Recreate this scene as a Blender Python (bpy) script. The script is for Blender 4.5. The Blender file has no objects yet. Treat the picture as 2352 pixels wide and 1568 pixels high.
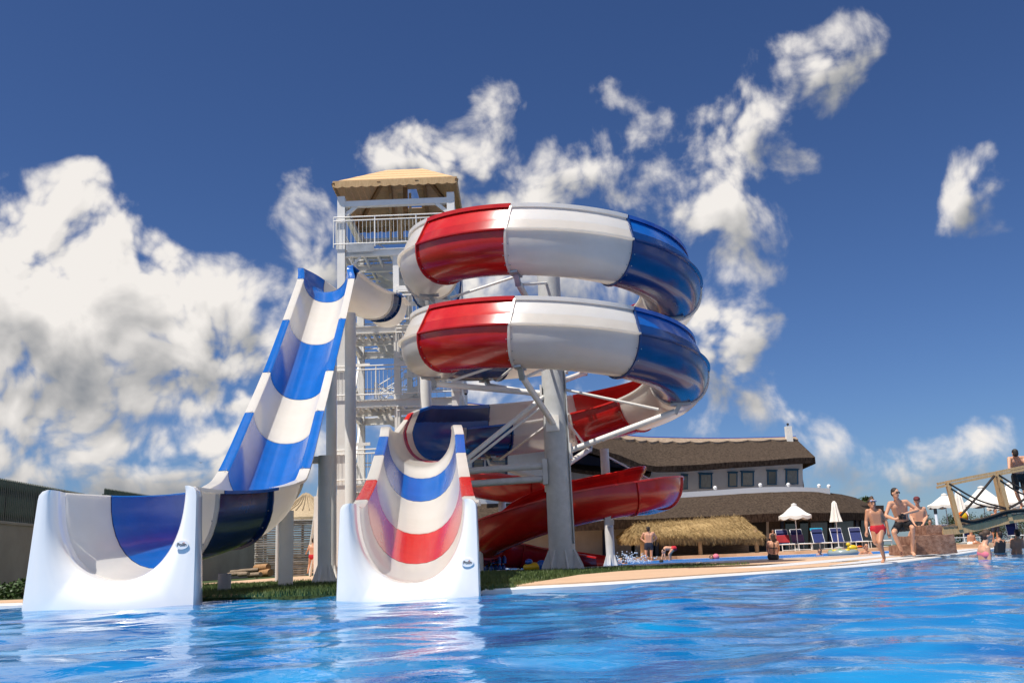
import bpy, bmesh, math, random
import numpy as np
from mathutils import Vector as V, Matrix
rnd = random.Random(7)
sc = bpy.context.scene
col = sc.collection
PI = math.pi

# ------------------------------------------------------------------ camera
F = 2200.0                                    # focal length in units of a 2352 px wide frame
ROLL = math.atan(.04); PITCH = math.atan(500*math.cos(ROLL)/F); CAMZ = .38
cr, sr, cp, sp = math.cos(ROLL), math.sin(ROLL), math.cos(PITCH), math.sin(PITCH)
fwd = V((0, cp, sp)); U0 = V((0, -sp, cp)); R0 = V((1, 0, 0))
CR = R0*cr - U0*sr; CU = R0*sr + U0*cr
cam = bpy.data.cameras.new('camera'); cam.lens = 36*F/2352; cam.sensor_width = 36
cam.clip_start = .05; cam.clip_end = 3000
camo = bpy.data.objects.new('camera', cam); col.objects.link(camo)
M = Matrix((CR, CU, -fwd)).transposed().to_4x4(); M.translation = (0, 0, CAMZ)
camo.matrix_world = M; sc.camera = camo
def ray(x, y): return fwd + CR*((x-1176)/F) + CU*((784-y)/F)
def W(x, y, Y):                               # point at depth Y seen at photo position (x, y)
    d = ray(x, y); return V((0, 0, CAMZ)) + d*(Y/d.y)
def G(x, y, z=.08, ymax=400):                 # point at height z
    d = ray(x, y); k = (z-CAMZ)/d.z if d.z < -1e-4 else 1e9
    if k*d.y > ymax or k < 0: k = ymax/d.y
    p = V((0, 0, CAMZ)) + d*k; p.z = z; return p

# ------------------------------------------------------------------ sun, sky, exposure
SUN = V((-.54, -.50, 1.48)).normalized()
sl = bpy.data.lights.new('sun', 'SUN'); sl.energy = 5.0; sl.angle = math.radians(.53); sl.color = (1, .95, .86)
so = bpy.data.objects.new('sun', sl); col.objects.link(so)
so.rotation_euler = SUN.to_track_quat('Z', 'Y').to_euler(); so.location = (-20, -10, 40)
sc.view_settings.view_transform = 'Standard'; sc.view_settings.look = 'None'
sc.view_settings.exposure = .15; sc.view_settings.gamma = 1
sc.cycles.max_bounces = 7; sc.cycles.diffuse_bounces = 3; sc.cycles.glossy_bounces = 4
sc.cycles.caustics_reflective = False; sc.cycles.caustics_refractive = False

world = bpy.data.worlds.new('World'); sc.world = world; world.use_nodes = True
nt = world.node_tree; nt.nodes.clear()

def N(t, typ, **kw):
    n = t.nodes.new(typ)
    for k, v in kw.items():
        if k.startswith('i_'):
            n.inputs[int(k[2:]) if k[2:].isdigit() else k[2:].replace('_', ' ')].default_value = v
        else: setattr(n, k, v)
    return n
def L(t, a, b): t.links.new(a, b)
def math_(t, op, a, b=None, c=None, clamp=False):
    n = t.nodes.new('ShaderNodeMath'); n.operation = op; n.use_clamp = clamp
    for i, v in enumerate((a, b, c)):
        if v is None: continue
        if isinstance(v, (int, float)): n.inputs[i].default_value = v
        else: L(t, v, n.inputs[i])
    return n.outputs[0]
def vmath(t, op, a, b=None, out=0):
    n = t.nodes.new('ShaderNodeVectorMath'); n.operation = op
    for i, v in enumerate((a, b)):
        if v is None: continue
        if isinstance(v, (tuple, list, V)): n.inputs[i].default_value = tuple(v)
        else: L(t, v, n.inputs[i])
    return n.outputs[out]

def azel(x, y):
    d = ray(x, y).normalized(); return math.atan2(d.x, d.y), math.asin(d.z)
# cumulus heaps: where they stand in the sky, half sizes, weight; kept as a low-rank table of curves over azimuth and elevation
HEAPS = [(120, 455, 120, 60, .9), (60, 560, 150, 110, 1.2), (235, 520, 110, 60, .75), (255, 640, 170, 110, 1.35), (120, 740, 300, 150, 1.5), (30, 640, 140, 150, 1.3),
         (480, 730, 150, 100, 1.2), (380, 790, 260, 90, 1.15), (60, 930, 260, 80, 1.0), (200, 850, 330, 90, 1.2), (420, 935, 260, 36, .75), (560, 850, 140, 70, .85), (330, 985, 260, 26, .6),
         (720, 590, 75, 110, .95), (430, 1050, 130, 75, 1.0), (500, 1120, 130, 60, 1.0), (240, 1040, 75, 60, .7), (170, 1100, 190, 50, .65), (560, 1010, 70, 50, .7), (60, 1030, 150, 60, .6),
         (1010, 385, 130, 85, 1.15), (1100, 420, 110, 80, 1.0), (1270, 415, 110, 75, .85), (1135, 245, 50, 42, .62), (1400, 232, 50, 22, .5), (1345, 305, 40, 40, .55), (860, 370, 40, 25, .45),
         (1450, 345, 90, 45, .45), (1480, 455, 110, 50, .6), (1700, 290, 110, 75, .85), (1905, 165, 95, 75, .95), (1790, 360, 75, 45, .75), (1610, 380, 55, 40, .5),
         (1650, 480, 110, 85, 1.05), (1680, 570, 90, 80, .7), (1680, 790, 100, 115, 1.25), (2240, 440, 65, 60, .9), (1870, 1020, 70, 40, .7), (2205, 1005, 50, 28, .5),
         (1720, 935, 160, 16, .4), (1200, 640, 190, 90, .7), (1340, 950, 150, 50, .45), (1410, 640, 130, 60, .6), (700, 1080, 70, 70, .85), (640, 1120, 120, 40, .7), (1150, 900, 120, 40, .45), (2330, 1005, 45, 30, .5), (2000, 1085, 160, 34, .5), (2250, 1090, 160, 30, .45), (1600, 960, 200, 40, .45), (300, 1140, 420, 60, .62), (1150, 1000, 300, 60, .45)]
NAZ, NEL, RANK = 72, 56, 12
A0, A1, E0, E1 = -.66, .66, .0, .66
ga, ge = np.meshgrid(np.linspace(A0, A1, NAZ), np.linspace(E0, E1, NEL), indexing='ij')
env = np.full(ga.shape, -.75)
for (x, y, rx, ry, w) in HEAPS:
    if x > 640: rx, ry, w = rx*1.04, ry*1.04, w*(.58+.31*w)
    else: w *= 1.22
    a0, e0 = azel(x, y); dd = np.sqrt(((ga-a0)*F/rx*.94)**2+((ge-e0)*F/ry*.94)**2)
    env = np.maximum(env, np.where(dd < 1, w-w*.75*dd**2, w*.25-(dd-1)*w*1.3))
env = np.maximum(env, -.75)
um, sv, vt = np.linalg.svd(env, full_matrices=False)
um = um[:, :RANK]*np.sqrt(sv[:RANK]); vm = (vt[:RANK].T)*np.sqrt(sv[:RANK])
def cloud_group(name, detail, vor, amp=2.1):
    g = bpy.data.node_groups.new(name, 'ShaderNodeTree')
    g.interface.new_socket('dir', in_out='INPUT', socket_type='NodeSocketVector')
    g.interface.new_socket('offset', in_out='INPUT', socket_type='NodeSocketVector')
    g.interface.new_socket('density', in_out='OUTPUT', socket_type='NodeSocketFloat')
    gi = g.nodes.new('NodeGroupInput'); go = g.nodes.new('NodeGroupOutput')
    q0 = vmath(g, 'ADD', gi.outputs[0], gi.outputs[1])
    nw = N(g, 'ShaderNodeTexNoise', noise_dimensions='2D'); nw.inputs['Scale'].default_value = 8; nw.inputs['Detail'].default_value = 1
    L(g, q0, nw.inputs['Vector'])
    q = vmath(g, 'ADD', q0, vmath(g, 'MULTIPLY', vmath(g, 'SUBTRACT', nw.outputs['Color'], (.5, .5, .5)), (.05, .045, 0)))
    s1 = N(g, 'ShaderNodeSeparateXYZ'); L(g, q, s1.inputs[0])
    ta = math_(g, 'DIVIDE', math_(g, 'SUBTRACT', s1.outputs[0], A0), A1-A0, clamp=True)
    te = math_(g, 'DIVIDE', math_(g, 'SUBTRACT', s1.outputs[1], E0), E1-E0, clamp=True)
    acc = None
    def curve(tab, k, t_, nn):
        n = g.nodes.new('ShaderNodeVectorCurve'); mp = n.mapping; mp.use_clip = False; mp.extend = 'HORIZONTAL'
        sc_ = float(np.abs(tab[:, 3*k:3*k+3]).max())
        for c in range(3):
            cv = mp.curves[c]
            pts_ = [(i/(nn-1), float(tab[i, 3*k+c])) for i in range(nn)]
            cv.points[0].location = pts_[0]; cv.points[1].location = pts_[-1]
            for p_ in pts_[1:-1]: cv.points.new(*p_)
            for p_ in cv.points: p_.handle_type = 'AUTO'
        mp.update()
        cb = N(g, 'ShaderNodeCombineXYZ')
        for c in range(3): L(g, t_, cb.inputs[c])
        L(g, cb.outputs[0], n.inputs['Vector']); return n.outputs[0]
    for k in range(RANK//3):
        v = vmath(g, 'DOT_PRODUCT', curve(um, k, ta, NAZ), curve(vm, k, te, NEL), out=1)
        acc = v if acc is None else math_(g, 'ADD', acc, v)
    # same kind of cumulus added unseen all round, its cover set for ambient light
    far = N(g, 'ShaderNodeTexNoise', noise_dimensions='2D'); far.inputs['Scale'].default_value = 4.2; far.inputs['Detail'].default_value = 2
    L(g, q0, far.inputs['Vector'])
    aw = math_(g, 'MAXIMUM', math_(g, 'SUBTRACT', math_(g, 'ABSOLUTE', s1.outputs[0]), .60), math_(g, 'SUBTRACT', s1.outputs[1], .60))
    aw = math_(g, 'MULTIPLY', aw, 6, clamp=True)
    fv = math_(g, 'MULTIPLY_ADD', far.outputs['Fac'], 7.0, -3.35)
    mxn = N(g, 'ShaderNodeMix'); L(g, aw, mxn.inputs[0]); L(g, acc, mxn.inputs[2]); L(g, fv, mxn.inputs[3]); acc = mxn.outputs[0]
    n1 = N(g, 'ShaderNodeTexNoise', noise_dimensions='2D'); n1.inputs['Scale'].default_value = 19; n1.inputs['Detail'].default_value = detail; n1.inputs['Roughness'].default_value = .54
    L(g, q, n1.inputs['Vector'])
    dn = math_(g, 'ADD', acc, math_(g, 'MULTIPLY_ADD', n1.outputs['Fac'], amp, -amp*.511))
    if vor:
        vo = N(g, 'ShaderNodeTexVoronoi', voronoi_dimensions='2D', feature='F1'); vo.inputs['Scale'].default_value = 27; vo.inputs['Detail'].default_value = 2.0; vo.inputs['Roughness'].default_value = .55
        L(g, q, vo.inputs['Vector'])
        dn = math_(g, 'ADD', dn, math_(g, 'MULTIPLY', math_(g, 'MULTIPLY_ADD', vo.outputs['Distance'], -1.0, .42), math_(g, 'MINIMUM', math_(g, 'MAXIMUM', acc, .12), 1)))
    L(g, dn, go.inputs[0]); return g
tc = N(nt, 'ShaderNodeTexCoord')
sep = N(nt, 'ShaderNodeSeparateXYZ'); L(nt, tc.outputs['Generated'], sep.inputs[0])
pol = N(nt, 'ShaderNodeCombineXYZ'); L(nt, math_(nt, 'ARCTAN2', sep.outputs[0], sep.outputs[1]), pol.inputs[0]); L(nt, math_(nt, 'ARCSINE', sep.outputs[2]), pol.inputs[1])
G0, G1, G2 = cloud_group('cloud_density', 8, True), cloud_group('cloud_density_soft', 4, True), cloud_group('cloud_density_broad', 1.0, False, 1.1)
def dens(gr, off):
    n = nt.nodes.new('ShaderNodeGroup'); n.node_tree = gr
    L(nt, pol.outputs[0], n.inputs[0]); n.inputs[1].default_value = off; return n.outputs[0]
d0 = dens(G0, (0, 0, 0)); d1 = dens(G1, (-.010, .014, 0)); d2 = dens(G2, (-.010, .036, 0)); d3 = dens(G2, (.010, -.042, 0))
def sstep(x, a, b):
    n = nt.nodes.new('ShaderNodeMapRange'); n.interpolation_type = 'SMOOTHSTEP'
    n.inputs[1].default_value = a; n.inputs[2].default_value = b; L(nt, x, n.inputs[0]); return n.outputs[0]
alpha = sstep(d0, -.10, .74)
alpha = math_(nt, 'MULTIPLY', alpha, sstep(sep.outputs[2], -.01, .03))
lit = math_(nt, 'MULTIPLY_ADD', math_(nt, 'SUBTRACT', d0, d1), .20, 1.02)
lit = math_(nt, 'SUBTRACT', lit, math_(nt, 'MULTIPLY', sstep(math_(nt, 'SUBTRACT', d2, d3), -.55, 1.5), .74))
lit = math_(nt, 'MINIMUM', math_(nt, 'MAXIMUM', lit, .08), 1.0)
ramp = N(nt, 'ShaderNodeValToRGB'); ramp.color_ramp.elements[0].position = .1; ramp.color_ramp.elements[0].color = (.21, .235, .275, 1)
ramp.color_ramp.elements[1].position = 1; ramp.color_ramp.elements[1].color = (.90, .86, .82, 1)
e_ = ramp.color_ramp.elements.new(.5); e_.color = (.48, .475, .475, 1)
L(nt, lit, ramp.inputs[0])
cl = vmath(nt, 'MULTIPLY', ramp.outputs[0], (9.0, 9.0, 9.0))
sky = N(nt, 'ShaderNodeTexSky', sky_type='NISHITA', sun_disc=False, altitude=900, air_density=1.0, dust_density=1.0, ozone_density=1.6)
sky.sun_elevation = math.asin(SUN.z); sky.sun_rotation = math.atan2(SUN.x, SUN.y)
gm = N(nt, 'ShaderNodeGamma'); gm.inputs[1].default_value = 1.13; L(nt, vmath(nt, 'MULTIPLY', sky.outputs[0], (.1, .1, .1)), gm.inputs[0])
tint = vmath(nt, 'MULTIPLY', gm.outputs[0], (4.8, 6.2, 8.7))
bg = N(nt, 'ShaderNodeBackground'); bg.inputs[1].default_value = .1; L(nt, tint, bg.inputs[0])
bgc = N(nt, 'ShaderNodeBackground'); bgc.inputs[1].default_value = .1; L(nt, cl, bgc.inputs[0])
ms = N(nt, 'ShaderNodeMixShader'); L(nt, alpha, ms.inputs[0]); L(nt, bg.outputs[0], ms.inputs[1]); L(nt, bgc.outputs[0], ms.inputs[2])
wo = N(nt, 'ShaderNodeOutputWorld'); L(nt, ms.outputs[0], wo.inputs[0])
world.cycles.sampling_method = 'MANUAL'; world.cycles.sample_map_resolution = 512

# ------------------------------------------------------------------ materials
MATS = {}
def mat(name, c, rough=.5, var=.0, scale=4., bump=0., bscale=None, metal=0., coat=0., spec=.5, stretch=(1, 1, 1), c2=None, detail=5, trans=0, sss=0):
    if name in MATS: return MATS[name]
    m = bpy.data.materials.new(name); m.use_nodes = True; t = m.node_tree; b = t.nodes['Principled BSDF']
    b.inputs['Base Color'].default_value = (*c, 1); b.inputs['Roughness'].default_value = rough
    b.inputs['Metallic'].default_value = metal; b.inputs['Specular IOR Level'].default_value = spec
    b.inputs['Coat Weight'].default_value = coat; b.inputs['Coat Roughness'].default_value = .06
    if sss: b.inputs['Subsurface Weight'].default_value = sss; b.inputs['Subsurface Radius'].default_value = (.02, .008, .004)
    if var or c2 or bump:
        tcn = N(t, 'ShaderNodeTexCoord'); mp = N(t, 'ShaderNodeMapping'); mp.inputs['Scale'].default_value = stretch
        L(t, tcn.outputs['Object'], mp.inputs[0])
        n = N(t, 'ShaderNodeTexNoise'); n.inputs['Scale'].default_value = scale; n.inputs['Detail'].default_value = detail; n.inputs['Roughness'].default_value = .62
        L(t, mp.outputs[0], n.inputs['Vector'])
        if var or c2:
            r = N(t, 'ShaderNodeValToRGB'); e = r.color_ramp.elements
            cc = c2 if c2 else tuple(min(1, v*(1+var)) for v in c); c1 = c if c2 else tuple(v*(1-var) for v in c)
            e[0].position = .34; e[0].color = (*c1, 1); e[1].position = .68; e[1].color = (*cc, 1)
            L(t, n.outputs['Fac'], r.inputs[0]); L(t, r.outputs[0], b.inputs['Base Color'])
        if bump:
            n2 = N(t, 'ShaderNodeTexNoise'); n2.inputs['Scale'].default_value = bscale or scale*4; n2.inputs['Detail'].default_value = 4
            L(t, mp.outputs[0], n2.inputs['Vector'])
            bp = N(t, 'ShaderNodeBump'); bp.inputs['Strength'].default_value = bump; bp.inputs['Distance'].default_value = .02
            L(t, n2.outputs['Fac'], bp.inputs['Height']); L(t, bp.outputs[0], b.inputs['Normal'])
    MATS[name] = m; return m
GEL = dict(rough=.22, coat=.22, bump=.035, bscale=7)
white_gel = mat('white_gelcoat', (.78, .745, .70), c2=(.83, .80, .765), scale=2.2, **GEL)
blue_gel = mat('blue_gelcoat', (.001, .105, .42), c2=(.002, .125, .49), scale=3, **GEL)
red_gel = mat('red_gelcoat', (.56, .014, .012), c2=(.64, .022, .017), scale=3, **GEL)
def translucent(m, k, c):                        # thin fibreglass laminate lets some daylight through
    t = m.node_tree; b = t.nodes['Principled BSDF']; o = t.nodes['Material Output']
    tr = N(t, 'ShaderNodeBsdfTranslucent'); tr.inputs[0].default_value = (*c, 1); ms_ = N(t, 'ShaderNodeMixShader'); ms_.inputs[0].default_value = k
    L(t, b.outputs[0], ms_.inputs[1]); L(t, tr.outputs[0], ms_.inputs[2]); L(t, ms_.outputs[0], o.inputs[0])
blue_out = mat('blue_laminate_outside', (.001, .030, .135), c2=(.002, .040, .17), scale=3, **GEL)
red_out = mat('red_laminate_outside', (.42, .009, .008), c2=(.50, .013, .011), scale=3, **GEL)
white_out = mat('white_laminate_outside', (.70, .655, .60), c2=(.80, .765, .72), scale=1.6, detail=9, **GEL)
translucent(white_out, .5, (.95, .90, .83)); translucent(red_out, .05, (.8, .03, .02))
translucent(white_gel, .3, (.95, .90, .84)); translucent(red_gel, .06, (.8, .03, .02))
lip_gel = mat('lip_gelcoat', (.88, .86, .83), rough=.13, coat=.4)
steel_w = mat('white_painted_steel', (.76, .73, .68), rough=.42, c2=(.82, .795, .755), scale=3, bump=.05)
steel_g = mat('grey_painted_steel', (.50, .51, .50), rough=.45, c2=(.60, .605, .60), scale=5, bump=.12, bscale=30)
galv = mat('galvanised_steel', (.42, .43, .43), rough=.4, metal=.6, var=.15)
ply = mat('raw_roof_boards', (.60, .37, .18), rough=.7, c2=(.72, .48, .26), scale=9, stretch=(1, .3, 6))
timber = mat('brown_timber', (.30, .15, .055), rough=.65, c2=(.42, .24, .11), scale=5, stretch=(6, 6, 1), bump=.2)
timber_l = mat('light_timber', (.46, .28, .12), rough=.65, c2=(.58, .38, .19), scale=5, stretch=(5, 5, 1), bump=.2)
timber_d = mat('weathered_timber', (.17, .12, .08), rough=.8, c2=(.29, .22, .15), scale=6, stretch=(1, 5, 5), bump=.3)
thatch = mat('weathered_reed_thatch', (.026, .018, .013), rough=.95, c2=(.115, .083, .061), scale=5, bump=.8, bscale=22, stretch=(1.6, 1.6, .7), spec=.1, detail=12)
ridge_m = mat('ridge_reed', (.26, .19, .14), rough=.9, c2=(.40, .31, .23), scale=5, bump=.6, bscale=30, spec=.1)
palm = mat('dry_palm_thatch', (.30, .195, .08), rough=.85, c2=(.50, .36, .18), scale=30, stretch=(3, 3, .6), spec=.15)
reed_cone = mat('pale_reed', (.36, .27, .17), rough=.9, c2=(.50, .40, .27), scale=12, bump=.5, bscale=40, spec=.1)
plaster = mat('white_plaster', (.76, .73, .68), rough=.85, c2=(.83, .81, .77), scale=1.2, bump=.25, bscale=24)
cream = mat('cream_plaster', (.50, .43, .36), rough=.85, c2=(.60, .53, .45), scale=1.2, bump=.2, bscale=24)
render_g = mat('grey_render', (.30, .28, .25), rough=.9, c2=(.38, .355, .32), scale=.9, bump=.25, bscale=20)
teal = mat('blue_window_paint', (.015, .11, .21), rough=.45, var=.15)
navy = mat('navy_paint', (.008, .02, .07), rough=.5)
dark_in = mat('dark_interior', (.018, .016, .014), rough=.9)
glass_d = mat('window_glass', (.02, .028, .03), rough=.04, spec=.8)
pane_c = mat('curtained_glass', (.16, .17, .16), rough=.08, spec=.7, var=.25, scale=3, stretch=(6, 6, 1))
black = mat('black_cloth', (.008, .008, .010), rough=.6)
dgreen = mat('dark_green_paint', (.010, .028, .018), rough=.45, var=.3)
coping_m = mat('white_pool_coping', (.70, .68, .66), rough=.35, c2=(.80, .785, .77), scale=3)
deck_m = mat('sandstone_deck', (.50, .315, .19), rough=.72, c2=(.66, .45, .30), scale=2.0, stretch=(.6, 3.2, 1), bump=.25, bscale=20, detail=8)
soil = mat('earth', (.10, .075, .05), rough=.95, var=.3)
lawn = mat('lawn', (.030, .052, .012), rough=.9, c2=(.055, .085, .020), scale=1.6, bump=.6, bscale=40)
grass_m = mat('grass_blade', (.045, .085, .015), rough=.6, c2=(.10, .14, .035), scale=.9)
leaf = mat('leaf_green', (.030, .062, .014), rough=.5, c2=(.075, .125, .032), scale=3)
leaf_d = mat('dark_leaf', (.018, .036, .012), rough=.6, c2=(.05, .075, .025), scale=2)
bark = mat('bark', (.06, .045, .03), rough=.9, var=.3, scale=9)
canvas = mat('cream_canvas', (.76, .72, .65), rough=.85, c2=(.82, .79, .74), scale=5)
lblue = mat('lounger_blue', (.004, .016, .12), rough=.6, var=.25, scale=9)
lnavy = mat('lounger_navy', (.006, .012, .09), rough=.6)
towel_t = mat('turquoise_towel', (.02, .32, .50), rough=.9, var=.2)
towel_r = mat('red_towel', (.30, .015, .02), rough=.9, var=.2)
towel_p = mat('purple_towel', (.10, .01, .06), rough=.9, c2=(.16, .12, .22), scale=20, stretch=(6, 1, .1))
wframe = mat('white_tube', (.80, .80, .80), rough=.35)
skin1 = mat('skin_light', (.58, .29, .175), rough=.5, c2=(.64, .335, .21), scale=6, sss=.08)
skin2 = mat('skin_tan', (.46, .21, .115), rough=.5, c2=(.52, .245, .14), scale=6, sss=.08)
hair_d = mat('dark_brown_hair', (.022, .012, .008), rough=.6, bump=.4, bscale=90)
hair_b = mat('brown_hair', (.06, .03, .015), rough=.6, bump=.4, bscale=90)
red_c = mat('red_cloth', (.52, .01, .02), rough=.7)
pink_c = mat('pink_cloth', (.75, .17, .22), rough=.7)
navy_c = mat('navy_cloth', (.010, .014, .035), rough=.7)
eye_d = mat('eye_dark', (.012, .009, .008), rough=.3)
lipm = mat('lips', (.33, .09, .075), rough=.5)
goggle = mat('goggle_lens', (.35, .33, .45), rough=.12, coat=.5)
camera_m = mat('camera_body', (.010, .010, .011), rough=.4)
rope_m = mat('dark_rope', (.035, .025, .02), rough=.9)
net_m = mat('rope_net', (.09, .065, .045), rough=.9, var=.3)
brick_m = mat('brown_stone', (.17, .075, .045), rough=.9, c2=(.36, .20, .135), scale=9, bump=.6, bscale=30, detail=8)
yellow = mat('yellow_vinyl', (.72, .48, .02), rough=.3)
orange = mat('orange_vinyl', (.72, .14, .01), rough=.3)
green_v = mat('green_vinyl', (.12, .40, .05), rough=.3)
grey_v = mat('grey_vinyl', (.30, .34, .32), rough=.25, coat=.4)
bluep = mat('blue_plastic', (.005, .10, .46), rough=.18, coat=.3, var=.4, scale=7)
ink = mat('badge_ink', (.05, .05, .055), rough=.5)

# ------------------------------------------------------------------ builders
def tag(o, label=None, cat=None, group=None, kind=None):
    for k, v in (('label', label), ('category', cat), ('group', group), ('kind', kind)):
        if v: o[k] = v
    return o
def root_loc(p):
    while p.parent: p = p.parent
    return V(p.location)
def thing(name, loc, label, cat, group=None):
    o = bpy.data.objects.new(name, None); o.empty_display_size = .1; col.objects.link(o); o.location = loc
    return tag(o, label, cat, group)
def link(name, me, parent=None, loc=(0, 0, 0)):
    o = bpy.data.objects.new(name, me); col.objects.link(o); o.location = loc
    if parent: o.parent = parent
    return o
class MB:
    def __init__(s): s.v = []; s.f = []
    def add(s, vs, fs):
        n = len(s.v); s.v += [V(p) for p in vs]; s.f += [tuple(i+n for i in f) for f in fs]; return s
    def box(s, c, size, ax=None):
        c = V(c); X, Y, Z = ax or (V((1, 0, 0)), V((0, 1, 0)), V((0, 0, 1)))
        h = [k/2 for k in size]
        vs = [c+X*(h[0]*a)+Y*(h[1]*b)+Z*(h[2]*d) for a in (-1, 1) for b in (-1, 1) for d in (-1, 1)]
        return s.add(vs, [(0, 1, 3, 2), (4, 6, 7, 5), (0, 4, 5, 1), (2, 3, 7, 6), (0, 2, 6, 4), (1, 5, 7, 3)])
    def beam(s, p, q, w, h, up=(0, 0, 1)):
        p, q = V(p), V(q); d = (q-p); ln = d.length; d.normalize(); u = V(up)
        if abs(d.dot(u)) > .98: u = V((0, 1, 0))
        x = d.cross(u).normalized(); z = x.cross(d)
        return s.box((p+q)/2, (ln, w, h), (d, x, z))
    def tube(s, pts, r, n=10, cap=True):
        pts = [V(p) for p in pts]; rs = r if isinstance(r, (list, tuple)) else [r]*len(pts)
        rings = []; base = len(s.v); vs = []; fs = []; px = None
        for i, p in enumerate(pts):
            d = (pts[min(i+1, len(pts)-1)]-pts[max(i-1, 0)]).normalized()
            x = px - d*px.dot(d) if px is not None else d.cross(V((0, 0, 1)) if abs(d.z) < .9 else V((0, 1, 0)))
            x.normalize(); y = d.cross(x); px = x
            vs += [p+(x*math.cos(2*PI*k/n)+y*math.sin(2*PI*k/n))*rs[i] for k in range(n)]
        for i in range(len(pts)-1):
            fs += [(i*n+k, i*n+(k+1) % n, (i+1)*n+(k+1) % n, (i+1)*n+k) for k in range(n)]
        if cap: fs += [tuple(range(n-1, -1, -1)), tuple(range((len(pts)-1)*n, len(pts)*n))]
        return s.add(vs, fs)
    def lathe(s, c, prof, n=20):                     # prof: (radius, z)
        c = V(c); vs = []; fs = []
        for r, z in prof: vs += [c+V((r*math.cos(2*PI*k/n), r*math.sin(2*PI*k/n), z)) for k in range(n)]
        for i in range(len(prof)-1):
            fs += [(i*n+k, i*n+(k+1) % n, (i+1)*n+(k+1) % n, (i+1)*n+k) for k in range(n)]
        return s.add(vs, fs)
    def ball(s, c, r, nu=14, nv=9, ax=None):
        c = V(c); rr = r if isinstance(r, (tuple, list)) else (r, r, r)
        X, Y, Z = ax or (V((1, 0, 0)), V((0, 1, 0)), V((0, 0, 1))); vs = []; fs = []
        for j in range(1, nv):
            t = PI*j/nv
            for k in range(nu):
                a = 2*PI*k/nu; vs.append(c+X*(rr[0]*math.sin(t)*math.cos(a))+Y*(rr[1]*math.sin(t)*math.sin(a))+Z*(rr[2]*math.cos(t)))
        top = len(vs); vs += [c+Z*rr[2], c-Z*rr[2]]
        for j in range(nv-2): fs += [(j*nu+k, (j+1)*nu+k, (j+1)*nu+(k+1) % nu, j*nu+(k+1) % nu) for k in range(nu)]
        fs += [(top, k, (k+1) % nu) for k in range(nu)]; b0 = (nv-2)*nu
        fs += [(top+1, b0+(k+1) % nu, b0+k) for k in range(nu)]
        return s.add(vs, fs)
    def prism(s, poly, z0, z1):                      # poly: plan points
        n = len(poly); ar = sum(poly[i][0]*poly[(i+1) % n][1]-poly[(i+1) % n][0]*poly[i][1] for i in range(n))
        if ar < 0: poly = poly[::-1]
        vs = [V((p[0], p[1], z0)) for p in poly]+[V((p[0], p[1], z1)) for p in poly]
        fs = [(i, (i+1) % n, n+(i+1) % n, n+i) for i in range(n)]+[tuple(range(n, 2*n)), tuple(range(n-1, -1, -1))]
        return s.add(vs, fs)
    def mesh(s, name, m, smooth=False, off=V((0, 0, 0))):
        me = bpy.data.meshes.new(name); me.from_pydata([tuple(p-off) for p in s.v], [], s.f); me.update()
        bm = bmesh.new(); bm.from_mesh(me); bmesh.ops.recalc_face_normals(bm, faces=bm.faces)
        bm.to_mesh(me); bm.free()
        if m: me.materials.append(m)
        if smooth: me.shade_smooth(); me.set_sharp_from_angle(angle=math.radians(smooth if smooth is not True else 40))
        return me
    def build(s, name, m, parent=None, smooth=False, **kw):
        off = root_loc(parent) if parent else V((0, 0, 0))
        o = link(name, s.mesh(name, m, smooth, off), parent); return tag(o, **kw) if kw else o
def solo(name, mb, m, label, cat, base, smooth=False, group=None):   # a thing that is a single mesh
    o = link(name, mb.mesh(name, m, smooth, V(base)), None, base); return tag(o, label, cat, group)
def copies(name, me, parent, locs):
    off = root_loc(parent); return [link(name, me, parent, V(p)-off) for p in locs]
def catmull(pts, n):
    out = []; P = [pts[0]]+list(pts)+[pts[-1]]
    for i in range(1, len(P)-2):
        for k in range(n):
            t = k/n; a, b, c, d = P[i-1], P[i], P[i+1], P[i+2]
            out.append(.5*((2*b)+(c-a)*t+(2*a-5*b+4*c-d)*t*t+(3*b-a-3*c+d)*t**3))
    out.append(P[-2]); return out

# ------------------------------------------------------------------ the setting
EDGE = [(-60, 1402, 13.4), (0, 1390, 13.2), (120, 1388, 13.0), (430, 1372, 12.6), (770, 1366, 12.1), (1000, 1362, 11.6), (1115, 1359, 11.3), (1350, 1345, 11.6), (1500, 1335, 12.2),
        (1600, 1327, 12.9), (1700, 1320, 13.6), (1800, 1313, 14.3), (1900, 1302, 15.3), (2000, 1292, 16.5), (2100, 1281, 19.5), (2180, 1270, 24.5), (2250, 1261, 33), (2300, 1256, 42)]
edge = []
for x, y, Y in EDGE:
    d = ray(x, y); edge.append(V((d.x/d.y*Y, Y, 0)))
edge = [V((-40, 14.5, 0)), V((-16, 13.6, 0))]+catmull(edge, 4)+[V((24.5, 50, 0)), V((30, 52, 0)), V((80, 54, 0))]
def off_edge(d):
    out = []
    for i, p in enumerate(edge):
        t = (edge[min(i+1, len(edge)-1)]-edge[max(i-1, 0)]).normalized(); out.append(p+V((-t.y, t.x, 0))*d)
    return out
terrain = MB().prism([(-700, -300), (700, -300), (700, 1500), (-700, 1500)], -3.0, -2.0).build('terrain', soil, kind='structure')
gp = [(p.x, p.y) for p in off_edge(.3)]+[(600, 60), (600, 1200), (-600, 1200), (-600, 15)]
MB().prism(gp, -2.0, .05).build('lawn', lawn, kind='structure')
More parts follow.
